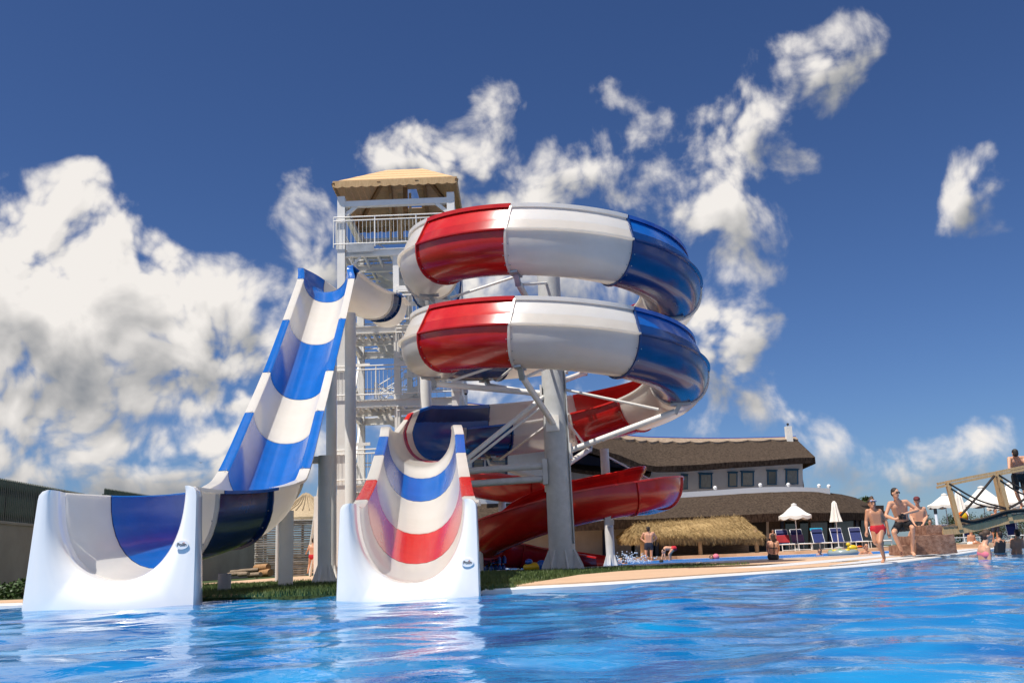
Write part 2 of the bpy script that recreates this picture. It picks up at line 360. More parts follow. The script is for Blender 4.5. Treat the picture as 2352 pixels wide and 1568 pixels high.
# pool: basin walls below the coping, water sheet with real waves
cop = off_edge(0); cop2 = off_edge(.34)
m = MB(); n = len(cop); vs = []
for a, b in zip(cop, cop2):
    lo = -.085 if -6.4 < a.x < -.45 else 0     # between the slide exits the turf runs down to the water
    vs += [V((a.x, a.y, -1.4)), V((a.x, a.y, .045+lo)), V((a.x, a.y, .062+lo))+ (b-a)*.06, V((b.x, b.y, .066+lo)), V((b.x, b.y, -1.4))]
fs = []
for i in range(n-1): fs += [(i*5+k, i*5+k+1, i*5+k+6, i*5+k+5) for k in range(4)]
m.add(vs, fs).build('pool_coping', coping_m, smooth=30, kind='structure')
def axis(vals):
    out = [vals[0][0]]
    for a, b, st in vals:
        k = max(1, int(round((b-a)/st))); out += [a+(b-a)*(i+1)/k for i in range(k)]
    return np.array(out)
gx = axis([(-60, -14, 2), (-14, -7, .12), (-7, 7, .034), (7, 12, .08), (12, 26, .22), (26, 80, 2)])
gy = axis([(-30, -2, 2), (-2, 1.6, .2), (1.6, 7, .026), (7, 13.6, .045), (13.6, 22, .16), (22, 56, .6)])
XX, YY = np.meshgrid(gx, gy, indexing='ij'); ZZ = np.zeros_like(XX); DX = np.zeros_like(XX)
rs = np.random.RandomState(11)
for i in range(70):
    lam = .24*(9.0**(rs.rand()**.95)); k = 2*PI/lam
    th = rs.normal(-1.3, .75); amp = .0031*lam**1.15*(.5+rs.rand())
    wx = .35*np.sin(XX*.33+i)+.35*np.cos(YY*.41+2*i)
    ph = k*(XX*math.cos(th)+YY*math.sin(th)+wx*.45*lam/.8)+rs.rand()*6.28
    env = .55+.45*np.sin(XX*(.3+.5*rs.rand())+rs.rand()*6+YY*(.3+.5*rs.rand()))
    fade = np.clip((6.5*lam-np.where(YY > 22, 1.2, np.where((YY > 13.6) | (XX > 12) | (XX < -7), .5, .1)))/.6, 0, 1)
    ZZ += amp*env*fade*np.sin(ph+.35*np.sin(ph))
far = np.clip((YY-14)/20, 0, 1); ZZ *= (1-.45*far); ZZ = np.clip(ZZ, -.06, .055)
nx, ny = len(gx), len(gy)
me = bpy.data.meshes.new('pool_water')
idx = np.arange(nx*ny).reshape(nx, ny)
q = np.stack([idx[:-1, :-1], idx[1:, :-1], idx[1:, 1:], idx[:-1, 1:]], -1).reshape(-1, 4)
me.vertices.add(nx*ny); me.vertices.foreach_set('co', np.stack([XX, YY, ZZ], -1).astype(np.float32).ravel())
me.loops.add(q.size); me.loops.foreach_set('vertex_index', q.astype(np.int32).ravel())
me.polygons.add(len(q)); me.polygons.foreach_set('loop_start', np.arange(0, q.size, 4, dtype=np.int32)); me.polygons.foreach_set('loop_total', np.full(len(q), 4, dtype=np.int32))
me.update(); me.validate(); me.shade_smooth()
wm = bpy.data.materials.new('pool_water'); wm.use_nodes = True; t = wm.node_tree; b = t.nodes['Principled BSDF']
b.inputs['Roughness'].default_value = .012; b.inputs['IOR'].default_value = 1.333; b.inputs['Specular IOR Level'].default_value = .36
tcn = N(t, 'ShaderNodeTexCoord')
n1 = N(t, 'ShaderNodeTexNoise'); n1.inputs['Scale'].default_value = 1.1; n1.inputs['Detail'].default_value = 6; n1.inputs['Distortion'].default_value = .9; L(t, tcn.outputs['Object'], n1.inputs['Vector'])
r = N(t, 'ShaderNodeValToRGB'); e = r.color_ramp.elements; e[0].position = .32; e[0].color = (.000, .10, .35, 1); e[1].position = .70; e[1].color = (.004, .265, .59, 1)
L(t, n1.outputs['Fac'], r.inputs[0]); L(t, r.outputs[0], b.inputs['Base Color'])
n2 = N(t, 'ShaderNodeTexNoise'); n2.inputs['Scale'].default_value = 11; n2.inputs['Detail'].default_value = 4; n2.inputs['Distortion'].default_value = .6; L(t, tcn.outputs['Object'], n2.inputs['Vector'])
bp = N(t, 'ShaderNodeBump'); bp.inputs['Strength'].default_value = .17; bp.inputs['Distance'].default_value = .02; L(t, n2.outputs['Fac'], bp.inputs['Height']); L(t, bp.outputs[0], b.inputs['Normal'])
me.materials.append(wm); tag(link('pool_water', me), kind='structure')

# sandstone deck, left and right of the slides
dk = [p for p in off_edge(.34) if p.x > -.6 and p.y < 44]
back = [G(x, y, .08) for x, y in ((1120, 1354), (1180, 1345), (1260, 1331), (1330, 1319), (1420, 1311), (1500, 1306), (1600, 1301), (1650, 1298))]
dpoly = [(p.x, p.y) for p in dk]+[(26, 60), (-2, 60), (2.6, 25.0)]+[(p.x, p.y) for p in reversed(back[2:])]
MB().prism(dpoly, .0, .08).build('sandstone_deck', deck_m, kind='structure')
dl = [p for p in off_edge(.34) if -40 < p.x < -3.2]
MB().prism([(p.x, p.y) for p in dl]+[(-3.2, 13.2), (-4.6, 15.0), (-16, 15.8), (-40, 17)], .0, .075).build('sandstone_path', deck_m, kind='structure')
MB().prism([(-9, 24.6), (-3.2, 22.8), (-2.6, 30), (-9, 40)], .0, .06).build('paved_yard', deck_m, kind='structure')
# broad white gutter bands in the deck near the corner
for nm, a, b in (('gutter_band', 1.4, 2.3),):
    A = [p for p in off_edge(a) if p.x > 4.2 and p.y < 40]; B = [p for p in off_edge(b) if p.x > 3.6 and p.y < 40]
    MB().prism([(p.x, p.y) for p in A]+[(p.x, p.y) for p in reversed(B)], .05, .085).build(nm, coping_m, kind='structure')
A = [p for p in off_edge(.34) if p.x > 4.9 and p.y < 40]; B = [p for p in off_edge(.95) if p.x > 6.6 and p.y < 40]
MB().prism([(p.x, p.y) for p in A]+[(p.x, p.y) for p in reversed(B)], .05, .084).build('wide_coping', coping_m, kind='structure')
# wet film on the deck
wet = bpy.data.materials.new('wet_film'); wet.use_nodes = True; b = wet.node_tree.nodes['Principled BSDF']; b.inputs['Base Color'].default_value = (.16, .10, .065, 1); b.inputs['Roughness'].default_value = .06
for i, (x, y, rx, ry) in enumerate(((1640, 1299.5, 2.2, .45), (1735, 1297, 1.6, .4), (1560, 1302, 1.2, .4), (1820, 1293, 1.4, .35))):
    c = G(x, y, .084); pl = []
    for k in range(26):
        a = 2*PI*k/26; w = 1+.35*math.sin(3*a+i)+.2*math.sin(5*a+2*i); pl.append((c.x+rx*w*math.cos(a), c.y+ry*w*math.sin(a)))
    MB().prism(pl, .07, .0835+.0004*i).build('puddle', wet, kind='structure')
# the second pool
p2f = [W(x, y, Y) for x, y, Y in ((1150, 1313, 27), (1300, 1307, 26), (1390, 1303, 25.5), (1600, 1293, 26.5), (1780, 1284, 28), (2000, 1276, 29.5), (2080, 1273, 30))]
p2b = [W(x, 1260, Y) for x, Y in ((2090, 44), (1900, 44), (1700, 44.5), (1560, 44), (1440, 40), (1300, 34), (1150, 33))]
m2 = mat('far_pool_water', (.004, .12, .46), rough=.25, c2=(.012, .22, .58), scale=1.5, bump=1.0, bscale=3, stretch=(.5, 1, 1), spec=.12)
MB().prism([(p.x, p.y) for p in p2f+p2b], .0, .088).build('second_pool_water', m2, kind='structure')
m = MB()
for i in range(len(p2f)-1):
    a, b = p2f[i].copy(), p2f[i+1].copy(); a.z = b.z = .07; m.beam(a, b, .42, .09)
m.build('second_pool_coping', coping_m, kind='structure')
m = MB()
for i in range(len(p2b)-1):
    a, b = p2b[i].copy(), p2b[i+1].copy(); a.z = b.z = .06; m.beam(a, b, .3, .09)
m.build('second_pool_far_coping', coping_m, kind='structure')
pt = [(p.x, p.y) for p in p2b[:5]]
MB().prism([(p[0], p[1]+.8) for p in pt]+[(pt[-1][0]-1, 62), (40, 64), (40, 48)], .0, .24).build('lounger_terrace', deck_m, kind='structure')

# grass blades on the lawn strip behind the slides
m = MB(); gv = []; gf = []
def inpoly(x, y, poly):
    c = False; j = len(poly)-1
    for i in range(len(poly)):
        if ((poly[i][1] > y) != (poly[j][1] > y)) and x < (poly[j][0]-poly[i][0])*(y-poly[i][1])/(poly[j][1]-poly[i][1])+poly[i][0]: c = not c
        j = i
    return c
gpoly = [(-7.5, 15.6), (-4.9, 13.2), (-3.6, 12.35), (-3.0, 12.0), (-1.6, 11.6), (-.35, 11.3)]+[(p.x, p.y) for p in back[1:]]+[(5, 21.5), (4.4, 24.6), (-2, 26.2), (-3.0, 22.5), (-8.5, 23.5)]
cnt = 0
while cnt < 60000:
    x = rnd.uniform(-8.5, 5.2); y = 11.3+14.9*rnd.random()**1.6
    if not inpoly(x, y, gpoly): continue
    h = rnd.uniform(.035, .085)*(1+.4*math.sin(x*2.1)*math.sin(y*1.7)); a = rnd.uniform(0, PI); w = .006+.0004*y
    dx, dy = math.cos(a)*w, math.sin(a)*w; lx, ly = rnd.gauss(0, .02), rnd.gauss(0, .02); k = len(gv)
    gv += [(x-dx, y-dy, .05), (x+dx, y+dy, .05), (x+lx, y+ly, .05+h)]; gf.append((k, k+1, k+2)); cnt += 1
me = bpy.data.meshes.new('grass'); me.from_pydata(gv, [], gf); me.materials.append(grass_m); tag(link('grass', me), kind='stuff')

# ------------------------------------------------------------------ water slides
OUT = {white_gel: white_out, blue_gel: blue_out, red_gel: red_out}
class Path:                                      # samples: position at rim level, side (to the right of travel), up
    def __init__(s): s.P = []; s.S = []; s.U = []; s.a = []; s.d = []; s.eL = []; s.eR = []
def make_path(pts, a, d, eL, eR, bank=0):
    p = Path(); n = len(pts); p.P = pts; p.lip = [.085]*n
    for i in range(n):
        t = (pts[min(i+1, n-1)]-pts[max(i-1, 0)]).normalized()
        sd = t.cross(V((0, 0, 1))).normalized(); up = sd.cross(t).normalized()
        k = i/(n-1)
        p.S.append(sd); p.U.append(up)
        for lst, v in ((p.a, a), (p.d, d), (p.eL, eL), (p.eR, eR)): lst.append(v(k) if callable(v) else v)
    return p
NA = 18
def section(a, d, eL, eR, lip=.085, th=.028):
    pts = [(-a-lip, eL-.045), (-a-lip, eL), (-a-lip*.1, eL+.004), (-a+.012, eL-.012), (-a, eL*.5 if eL > .1 else -.02)]
    ex = .88
    arc = []
    for k in range(NA+1):
        f = PI*k/NA; c, s_ = -math.cos(f), math.sin(f); arc.append((math.copysign(abs(c)**ex, c), -abs(s_)**ex))
    pts += [(a*c, d*s_ - (.02 if k in (0, NA) else 0)) for k, (c, s_) in enumerate(arc)]
    ti = .42*eR
    pts += [(a-ti*.4, eR*.5 if eR > .1 else -.02), (a-.012-ti, eR-.012), (a+lip*.1-ti, eR+.004), (a+lip-ti, eR), (a+lip-ti, eR-(.09 if eR > .3 else .045))]
    A, D = a+th, d+th
    fl = lambda e: [(1, e-(.09 if e > .3 else .045)), (1, .03 if e > .1 else -.05), (2, .02 if e > .1 else -.052), (2, -.015 if e > .1 else -.054), (1, -.03 if e > .1 else -.056)]
    pts += [((A if k == 1 else A+.065 if eR > .1 else A+.002)-(ti if z > .1 else 0), z) for k, z in fl(eR)]
    pts += [(A*c, D*s_) for c, s_ in arc[::-1][1:-1]]
    pts += [(-(A if k == 1 else A+.065 if eL > .1 else A+.002), z) for k, z in fl(eL)[::-1]]
    return pts
def flume(parent, p, i0, i1, m, name='flume_section', gap=.012, label=None):
    mb = MB(); rows = []
    for i in range(i0, i1+1):
        P = p.P[i]
        if i == i0: P = P+(p.P[i+1]-P).normalized()*gap
        if i == i1: P = P-(P-p.P[i-1]).normalized()*gap
        rows.append([P+p.S[i]*u+p.U[i]*v for u, v in section(p.a[i], p.d[i], p.eL[i], p.eR[i], p.lip[i])])
    n = len(rows[0]); vs = [v for r_ in rows for v in r_]
    fs = [(i*n+k, i*n+(k+1) % n, (i+1)*n+(k+1) % n, (i+1)*n+k) for i in range(len(rows)-1) for k in range(n)]
    mb.add(vs, fs)
    # end caps as strips between the inner and the outer skin
    N2 = n//2
    for r_ in (0, len(rows)-1):
        b = r_*n; h = NA+1+10
        mb.f += [tuple(b+k for k in range(h//2-1, h//2)) + (b+h//2, b+h//2-1)][:0]
    o = mb.build(name, m, parent, smooth=38)
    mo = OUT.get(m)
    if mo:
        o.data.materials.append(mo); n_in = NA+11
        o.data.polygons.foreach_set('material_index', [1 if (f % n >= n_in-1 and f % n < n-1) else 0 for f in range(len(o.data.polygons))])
    if label: o['label'] = label
    return o
def joint(parent, p, i, m, bolts=True):          # the bolted flange where two sections meet
    mb = MB(); a, d, eL, eR = p.a[i]+.028, p.d[i]+.028, p.eL[i], p.eR[i]; rim = []
    t = p.S[i].cross(p.U[i]); t = (p.P[min(i+1, len(p.P)-1)]-p.P[max(0, i-1)]).normalized()
    for k in range(NA+1):
        f = PI*k/NA; c, s_ = -math.cos(f), -math.sin(f)
        rim.append((math.copysign(abs(c)**.88, c), -abs(s_)**.88))
    prof = ([(-1, eL)] if eL > .1 else [])+[(c, s_) for c, s_ in rim]+([(1, eR)] if eR > .1 else [])
    vs = []; fs = []
    for k, (c, s_) in enumerate(prof):
        zz = s_*d if s_ <= 0 else s_-.05
        base = p.P[i]+p.S[i]*((a-(.42*s_ if s_ > 0 and c > 0 else 0))*c)+p.U[i]*zz; nrm = (p.S[i]*c+p.U[i]*min(s_, 0)).normalized()
        for u, w in ((-.004, -.026), (.048, -.022), (.048, .022), (-.004, .026)): vs.append(base+nrm*u+t*w)
    for k in range(len(prof)-1): fs += [(k*4+j, k*4+(j+1) % 4, k*4+4+(j+1) % 4, k*4+4+j) for j in range(4)]
    mb.add(vs, fs); o = mb.build('joint_flange', OUT.get(m, m), parent)
    if bolts:
        bb = MB()
        for k, (c, s_) in enumerate(prof):
            if k % 2: continue
            zz = s_*d if s_ <= 0 else s_-.1
            nrm = (p.S[i]*c+p.U[i]*min(s_, 0)).normalized(); q = p.P[i]+p.S[i]*(a*c)+p.U[i]*zz+nrm*.002
            for s2 in (-.06, .06): bb.box(q+t*s2+nrm*.006, (.02, .02, .016), (t, nrm.cross(t), nrm))
        bb.build('bolt_heads', galv, o, kind='stuff')
    return o
def lip(parent, Y, xc, w, h, a, zb, back, slant, m, yaw=0., backa=None, rad=.08):
    """moulded exit: trough opening with a rolled edge in a front panel that stands in the water"""
    cx = V((xc, Y, 0)); ex = V((math.cos(yaw), math.sin(yaw), 0)); ey = V((-math.sin(yaw), math.cos(yaw), 0)); ez = V((0, 0, 1))
    n = 100; inner = []; outer = []
    for k in range(n+1):
        f = PI*k/n; c, s_ = -math.cos(f), math.sin(f); e = .88
        inner.append((a*math.copysign(abs(c)**e, c), h-(h-zb)*abs(s_)**e))
    H = h; hw = w/2; z0 = -.45; r = rad
    ol = []                                      # left top (horn) -> down -> bottom -> right up
    for k in range(11): f = PI/2*k/10; ol.append((-hw+slant+r-r*math.sin(f)-.0, H-r+r*math.cos(f)))
    ol += [(-hw+slant*(1-k/8), (H-r)+(z0-H+r)*k/8) for k in range(1, 9)]
    ol += [(-hw+w*k/10, z0) for k in range(1, 6)]
    full = ol+[(-x, z) for x, z in ol[::-1][1:]]
    # resample the outline to the same count
    ds = [0]
    for i in range(1, len(full)): ds.append(ds[-1]+math.dist(full[i], full[i-1]))
    for k in range(n+1):
        s_ = ds[-1]*k/n; j = max(i for i in range(len(ds)) if ds[i] <= s_+1e-9); j = min(j, len(full)-2)
        u = (s_-ds[j])/(ds[j+1]-ds[j]); outer.append(tuple(full[j][q]+(full[j+1][q]-full[j][q])*u for q in (0, 1)))
    rows = []
    def row(pts, dep): rows.append([cx+ex*x+ey*dep(x, z)+ez*z for x, z in pts])
    lean = lambda z: .16*max(0, z)/h
    ia = backa or a
    for b_ in (back, back*.86): row([(x*(ia+(a-ia)*(1-b_/back))/a, z) for x, z in inner], lambda x, z, b_=b_: b_)
    row(inner, lambda x, z: .30+lean(z)*.6)
    R = .10
    for k in range(1, 6):
        f = PI/2*k/5; mixv = .46*(1-math.cos(f))
        row([(x+(ox-x)*mixv*.9, z+(oz-z)*mixv*(.9 if z < h-.02 else .3)+(.03*math.sin(2*f) if False else 0)) for (x, z), (ox, oz) in zip(inner, outer)], lambda x, z, f=f: .30+lean(z)*(.6+.4*math.sin(f))-.295*math.sin(f))
    row([(x+(ox-x)*.7, z+(oz-z)*.7) for (x, z), (ox, oz) in zip(inner, outer)], lambda x, z: lean(z))
    row([(x+(ox-x)*.95, z+(oz-z)*.95) for (x, z), (ox, oz) in zip(inner, outer)], lambda x, z: .005+lean(z))
    row(outer, lambda x, z: .045+lean(z))
    row(outer, lambda x, z: .30+lean(z))
    row([(x*.97, z-.02 if z > 0 else z) for x, z in outer], lambda x, z: .55)
    mb = MB(); N1 = n+1
    mb.add([v for r_ in rows for v in r_], [(i*N1+k, i*N1+k+1, (i+1)*N1+k+1, (i+1)*N1+k) for i in range(len(rows)-1) for k in range(n)])
    for e in (0, n): mb.f.append(tuple(i*N1+e for i in range(len(rows))))
    return mb.build('exit_lip', m, parent, smooth=50)
def badge(parent, c, wdt, nrm):
    ez = V((0, 0, 1)); nrm = V(nrm).normalized(); ex = ez.cross(-nrm).normalized() if False else nrm.cross(ez).normalized()*-1; ey = nrm.cross(ex).normalized()
    if ey.z < 0: ey = -ey
    mb = MB(); k = 28
    for r_, dd in ((1, .0),):
        vs = [c+ex*(wdt/2*math.cos(2*PI*i/k))+ey*(wdt*.34*math.sin(2*PI*i/k)) for i in range(k)]
        vs2 = [v+nrm*.012 for v in vs]
        mb.add(vs+vs2, [tuple(range(k, 2*k))]+[(i, (i+1) % k, k+(i+1) % k, k+i) for i in range(k)])
    o = mb.build('maker_badge', wframe, parent); o['label'] = 'small oval white badge lettered Polin'
    cu = bpy.data.curves.new('t', 'FONT'); cu.body = 'Polin'; cu.size = wdt*.36; cu.align_x = 'CENTER'; cu.align_y = 'CENTER'; cu.extrude = .001; cu.offset = wdt*.006
    ob = bpy.data.objects.new('t', cu); col.objects.link(ob); bpy.context.view_layer.update()
    me = bpy.data.meshes.new_from_object(ob.evaluated_get(bpy.context.evaluated_depsgraph_get())); bpy.data.objects.remove(ob)
    B = Matrix((ex, ey, nrm)).transposed(); rl = root_loc(parent)
    for v in me.vertices: v.co = B @ v.co + c + nrm*.0145 + ey*wdt*.02 - rl
    me.materials.clear(); me.materials.append(ink); link('lettering', me, o)
    for dx, dy, r_, mm in ((.165, .16, .042, orange), (-.41, .0, .018, ink), (.41, .0, .018, ink)):
        d = MB(); d.add([c+nrm*.0165+ex*(wdt*(dx+r_*math.cos(2*PI*i/10)))+ey*(wdt*(dy+r_*math.sin(2*PI*i/10))) for i in range(10)], [tuple(range(10))]); d.build('dot', mm, o)
def post(parent, x, y, z0, z1, r, m=None, base=True, name='support_post'):
    o = MB().tube([(x, y, z0), (x, y, z1)], r, 20).build(name, m or steel_w, parent, smooth=True)
    if base:
        MB().lathe((x, y, z0), [(0, .03), (r*1.9, .03), (r*1.9, 0)], 20).build('base_plate', m or steel_w, o)
        for k in range(6):
            a = 2*PI*k/6+.3; d = V((math.cos(a), math.sin(a), 0)); sd = V((-d.y, d.x, 0))*.012; c = V((x, y, z0+.03)); q = MB()
            tri = [d*r*.98, d*r*1.85, d*r*1.75+V((0, 0, .06)), d*r*.98+V((0, 0, r*2.6))]
            q.add([c+p+sd for p in tri]+[c+p-sd for p in tri], [(0, 1, 2, 3), (7, 6, 5, 4), (0, 4, 5, 1), (1, 5, 6, 2), (2, 6, 7, 3)]).build('gusset', m or steel_w, o)
    return o
COL = {'w': white_gel, 'b': blue_gel, 'r': red_gel}

# --- tall spiral slide ending in the middle of the picture
HC = V((1.02, 24.0, 0)); HR = 3.13; PITCHZ = 2.18; Z0 = 7.46
spiral = thing('spiral_slide', (HC.x, HC.y, .05), 'tall red, white and blue spiral water slide wound round a thick central column', 'water slide')
def hz(th): return Z0-PITCHZ*th/360
TH0, TH1 = -92, 628
pts = [V((-2.35, 30.6, 9.0)), V((-2.28, 28.6, 8.72)), V((-2.16, 26.6, 8.36))]
pts = [pts[0].lerp(pts[1], k/5) for k in range(5)]+[pts[1].lerp(pts[2], k/5) for k in range(5)]
lead = V((HC.x+HR*math.sin(math.radians(TH0)), HC.y-HR*math.cos(math.radians(TH0)), hz(TH0)))
pts += [V((-2.16, 26.6, 8.36)).lerp(lead, k/8) for k in range(8)]
i_h = len(pts); idx_th = {}
th = TH0
while th <= TH1:
    r_ = math.radians(th); pts.append(V((HC.x+HR*math.sin(r_), HC.y-HR*math.cos(r_), hz(th)))); idx_th[th] = len(pts)-1; th += 4
i_e = len(pts)-1
endp = pts[-1]
lipx = W(933, 1150, 10.8).x
ctl = [endp, V((-2.12, 22.6, 3.42)), V((-2.04, 20.8, 3.22)), W(968, 978, 18.9), W(968.7, 999.5, 17.9), W(965, 1042, 16.6), W(961, 1098, 14.7), W(954, 1143, 12.9), V((lipx, 11.75, 1.075)), V((lipx, 11.25, 1.07))]
tail = catmull(ctl, 10); pts += tail[1:]
npt = len(pts)
def fe(k):
    i = k*(npt-1)
    if i < 4: return .0
    if i < 10: return .70*(i-4)/6
    e_start = i_e-6
    if i > e_start: return max(0., .70*(1-(i-e_start)/15))
    return .70
sp_ = make_path(pts, lambda k: .70 if k*(npt-1) < npt-22 else .70-.04*(k*(npt-1)-npt+22)/21, lambda k: .80 if k*(npt-1) < i_e+20 else .80+.10*min(1, (k*(npt-1)-i_e-20)/(npt-1-i_e-20)), 0, fe)
for i in range(i_e, npt):
    u_ = min(1, (i-i_e)/25); sp_.lip[i] = .085+.075*u_; sp_.a[i] -= .07*u_ if i < npt-22 else .07-.04*(i-npt+22)/21
near = lambda th: idx_th[min(idx_th, key=lambda t_: abs(t_-th))]
cuts = [0, 6, i_h-2]; cols = 'wb'
loop = [(-57, 'w'), (-15, 'r'), (29, 'w'), (84, 'b'), (131, 'w'), (169, 'r'), (207, 'w'), (255, 'b')]
for rev in range(2):
    for b_, c_ in loop:
        tt = b_+360*rev
        if tt > TH0 and tt < TH1-8: cuts.append(near(tt)); cols += c_
cuts.append(i_e-1); cols += 'w'
cuts.append(i_e+3); cols += 'r'
rest = [i_e+40, i_e+50, i_e+60, i_e+70, npt-1]; cols += 'wbwrw'; cuts += rest
for i in range(len(cuts)-1):
    flume(spiral, sp_, cuts[i], cuts[i+1], COL[cols[i]])
    if 0 < i < len(cuts)-6: joint(spiral, sp_, cuts[i], COL[cols[i]])
lipx = W(933, 1150, 10.8).x
lip(spiral, 10.8, lipx, 1.60, 1.07, .615, .168, .60, .025, lip_gel, backa=.618)
badge(spiral, W(1074, 1292, 10.856), .135, (0, -1, .15))
# column, arms and braces
mb = MB(); nn = 24
mb.lathe((HC.x, HC.y, 0), [(.325, .05), (.325, 1.2), (.31, 4), (.285, 8.55), (.0, 8.58)], nn); mb.build('column', steel_g, spiral, smooth=True)
MB().lathe((HC.x, HC.y, 0), [(0, .1), (.58, .1), (.58, .05)], nn).build('base_plate', steel_g, spiral)
for k in range(8):
    a = 2*PI*k/8+.2; d = V((math.cos(a), math.sin(a), 0)); sd = V((-d.y, d.x, 0))*.02; c = V((HC.x, HC.y, .1)); q = MB()
    tri = [d*.32, d*.53, d*.52+V((0, 0, .08)), d*.34+V((0, 0, .46)), d*.32+V((0, 0, .46))]
    q.add([c+p+sd for p in tri]+[c+p-sd for p in tri], [(0, 1, 2, 3, 4), (9, 8, 7, 6, 5), (0, 5, 6, 1), (1, 6, 7, 2), (2, 7, 8, 3), (3, 8, 9, 4)]).build('gusset', steel_g, spiral)
ps = near(20)
q = MB(); q.beam((HC.x+.30, HC.y-.16, .7), (HC.x+.28, HC.y-.15, 5.6), .03, .14); q.build('cable_duct', steel_g, spiral)
for th_, z_d in ((-16, .9), (344, .9), (-92, .55), (268, .55), (80, 1.0), (440, 1.0), (160, .9), (520, .9), (215, .9), (575, .95)):
    r_ = math.radians(th_); o_ = V((math.sin(r_), -math.cos(r_), 0)); zb = hz(th_)-.84
    q = MB(); root = V((HC.x, HC.y, zb-z_d))+o_*.28; elbow = V((HC.x, HC.y, zb-.18))+o_*(HR-.15); tip = V((HC.x, HC.y, zb))+o_*HR
    q.tube([root, elbow], .075, 12); q.build('support_arm', steel_w, spiral, smooth=True)
    q = MB(); q.box(V((HC.x, HC.y, zb-z_d))+o_*.34, (.05, .34, .40), (o_, V((-o_.y, o_.x, 0)), V((0, 0, 1)))); q.build('arm_bracket', steel_w, spiral)
    q = MB(); sd = V((-o_.y, o_.x, 0)); q.beam(elbow-V((0, 0, .06)), tip+V((0, 0, .02)), .12, .10); q.box(tip-V((0, 0, -.0)), (.5, .16, .05), (o_, sd, V((0, 0, 1)))); q.build('saddle', galv, spiral)
    q = MB(); q.tube([V((HC.x, HC.y, zb+.55))+o_*.3, V((HC.x, HC.y, zb-.10))+o_*(HR-.55)], .035, 10); q.build('tie_rod', steel_w, spiral, smooth=True)
# paired low arms to the left holding the run-out
e1 = sp_.P[i_e+14]
for dz in (0, -.32):
    q = MB(); q.tube([V((HC.x-.25, HC.y-.1, 2.62+dz)), V((e1.x+.75, e1.y+1.6, 2.52+dz))], .085, 14); q.build('support_arm', steel_g, spiral, smooth=True)
q = MB(); q.tube([V((HC.x-.28, HC.y-.1, 4.35)), V((e1.x+.8, e1.y+1.5, 2.75))], .06, 12); q.tube([V((HC.x-.28, HC.y-.1, 4.15)), V((e1.x+.8, e1.y+1.5, 2.6))], .035, 10); q.build('brace', steel_w, spiral, smooth=True)
q = MB(); q.box((HC.x-.33, HC.y-.1, 2.46), (.12, .3, .62)); q.build('arm_bracket', steel_g, spiral)
post(spiral, W(978, 900, 29).x, 29, .05, 7.7, .17, steel_w, True)
q0_ = sp_.P[i_h-8]
q = MB(); q.beam((W(978, 900, 29).x, 29, 7.62), (q0_.x, 28.2, 7.75), .14, .14); q.build('support_arm', steel_w, spiral)

# --- straight two-colour slide on the left
plunge = thing('plunge_slide', (-4.8, 18, .05), 'steep straight blue and white banded plunge slide at the left of the tower', 'water slide')
lc = V((W(255, 1260, 11.6).x, 11.6, 0)); YAW = .10; ly = V((-math.sin(YAW), math.cos(YAW), 0))
ctl = [V((-4.10, 30.9, 8.78)), V((-4.25, 29.7, 8.78)), V((-4.60, 28.5, 8.62)), W(754, 616, 27.2), W(749, 640, 26.1), W(722, 733, 23.7), W(685, 853, 21.4), W(654, 945, 19.5), W(607, 1078, 17.0),
       W(575, 1112, 15.9), W(505, 1128, 14.8), W(405, 1133, 13.5), lc+ly*1.0+V((.10, 0, 1.425)), lc+ly*.5+V((0, 0, 1.42))]
tail = catmull(ctl, 10); n_t = len(tail)
pp = make_path(tail, lambda k: .70 if k < .7 else .70+.11*min(1, (k-.7)/.28), lambda k: .72 if k < .62 else .72+.40*min(1, (k-.62)/.37), 0, 0)
for i in range(n_t):
    u_ = min(1, (n_t-1-i)/25); pp.lip[i] = .09+.08*u_; pp.a[i] -= .07*u_
cuts = [0, 8, 14, 26, 40, 50, 60, 70, 80, 97, 114, n_t-1]; cols = 'wbwbwbwbwbw'
for i in range(len(cuts)-1):
    flume(plunge, pp, cuts[i], cuts[i+1], COL[cols[i]])
    if i > 0: joint(plunge, pp, cuts[i], COL[cols[i]])
lip(plunge, 11.6, W(255, 1260, 11.6).x, 2.02, 1.42, .765, .315, .66, .07, lip_gel, yaw=.10, backa=.79, rad=.10)
badge(plunge, W(418, 1251, 11.752), .155, (.1, -1, .12))
def prop(x0, y0, r, base=True):                  # a post beside the flume with an arm under its belly
    i = min(range(len(pp.P)), key=lambda k: abs((pp.P[k]-pp.U[k]*(pp.d[k]+.16)).y-y0)); t_ = pp.P[i]-pp.U[i]*(pp.d[i]+.16); y0 = t_.y
    post(plunge, x0, y0, .05, t_.z-.02, r, base=base); MB().beam((x0, y0, t_.z-.10), (t_.x, y0, t_.z-.10), .12, .14).build('support_arm', steel_w, plunge)
    MB().beam(t_-pp.U[i]*.05, t_+pp.U[i]*.115, .2, .12, up=(1, 0, 0)).build('saddle', galv, plunge)
prop(W(747, 1325, 19.8).x, 19.8, .135); prop(W(809, 1000, 26.5).x, 26.3, .155); prop(W(656, 1330, 17.6).x, 17.6, .13, False)
bx = W(809, 1000, 26.5).x
post(plunge, W(515, 1355, 15.2).x, 15.2, .05, .34, .10, mat('pvc_grey', (.45, .45, .44), rough=.6), False)
prop(W(760, 1150, 23.5).x, 23.5, .13)

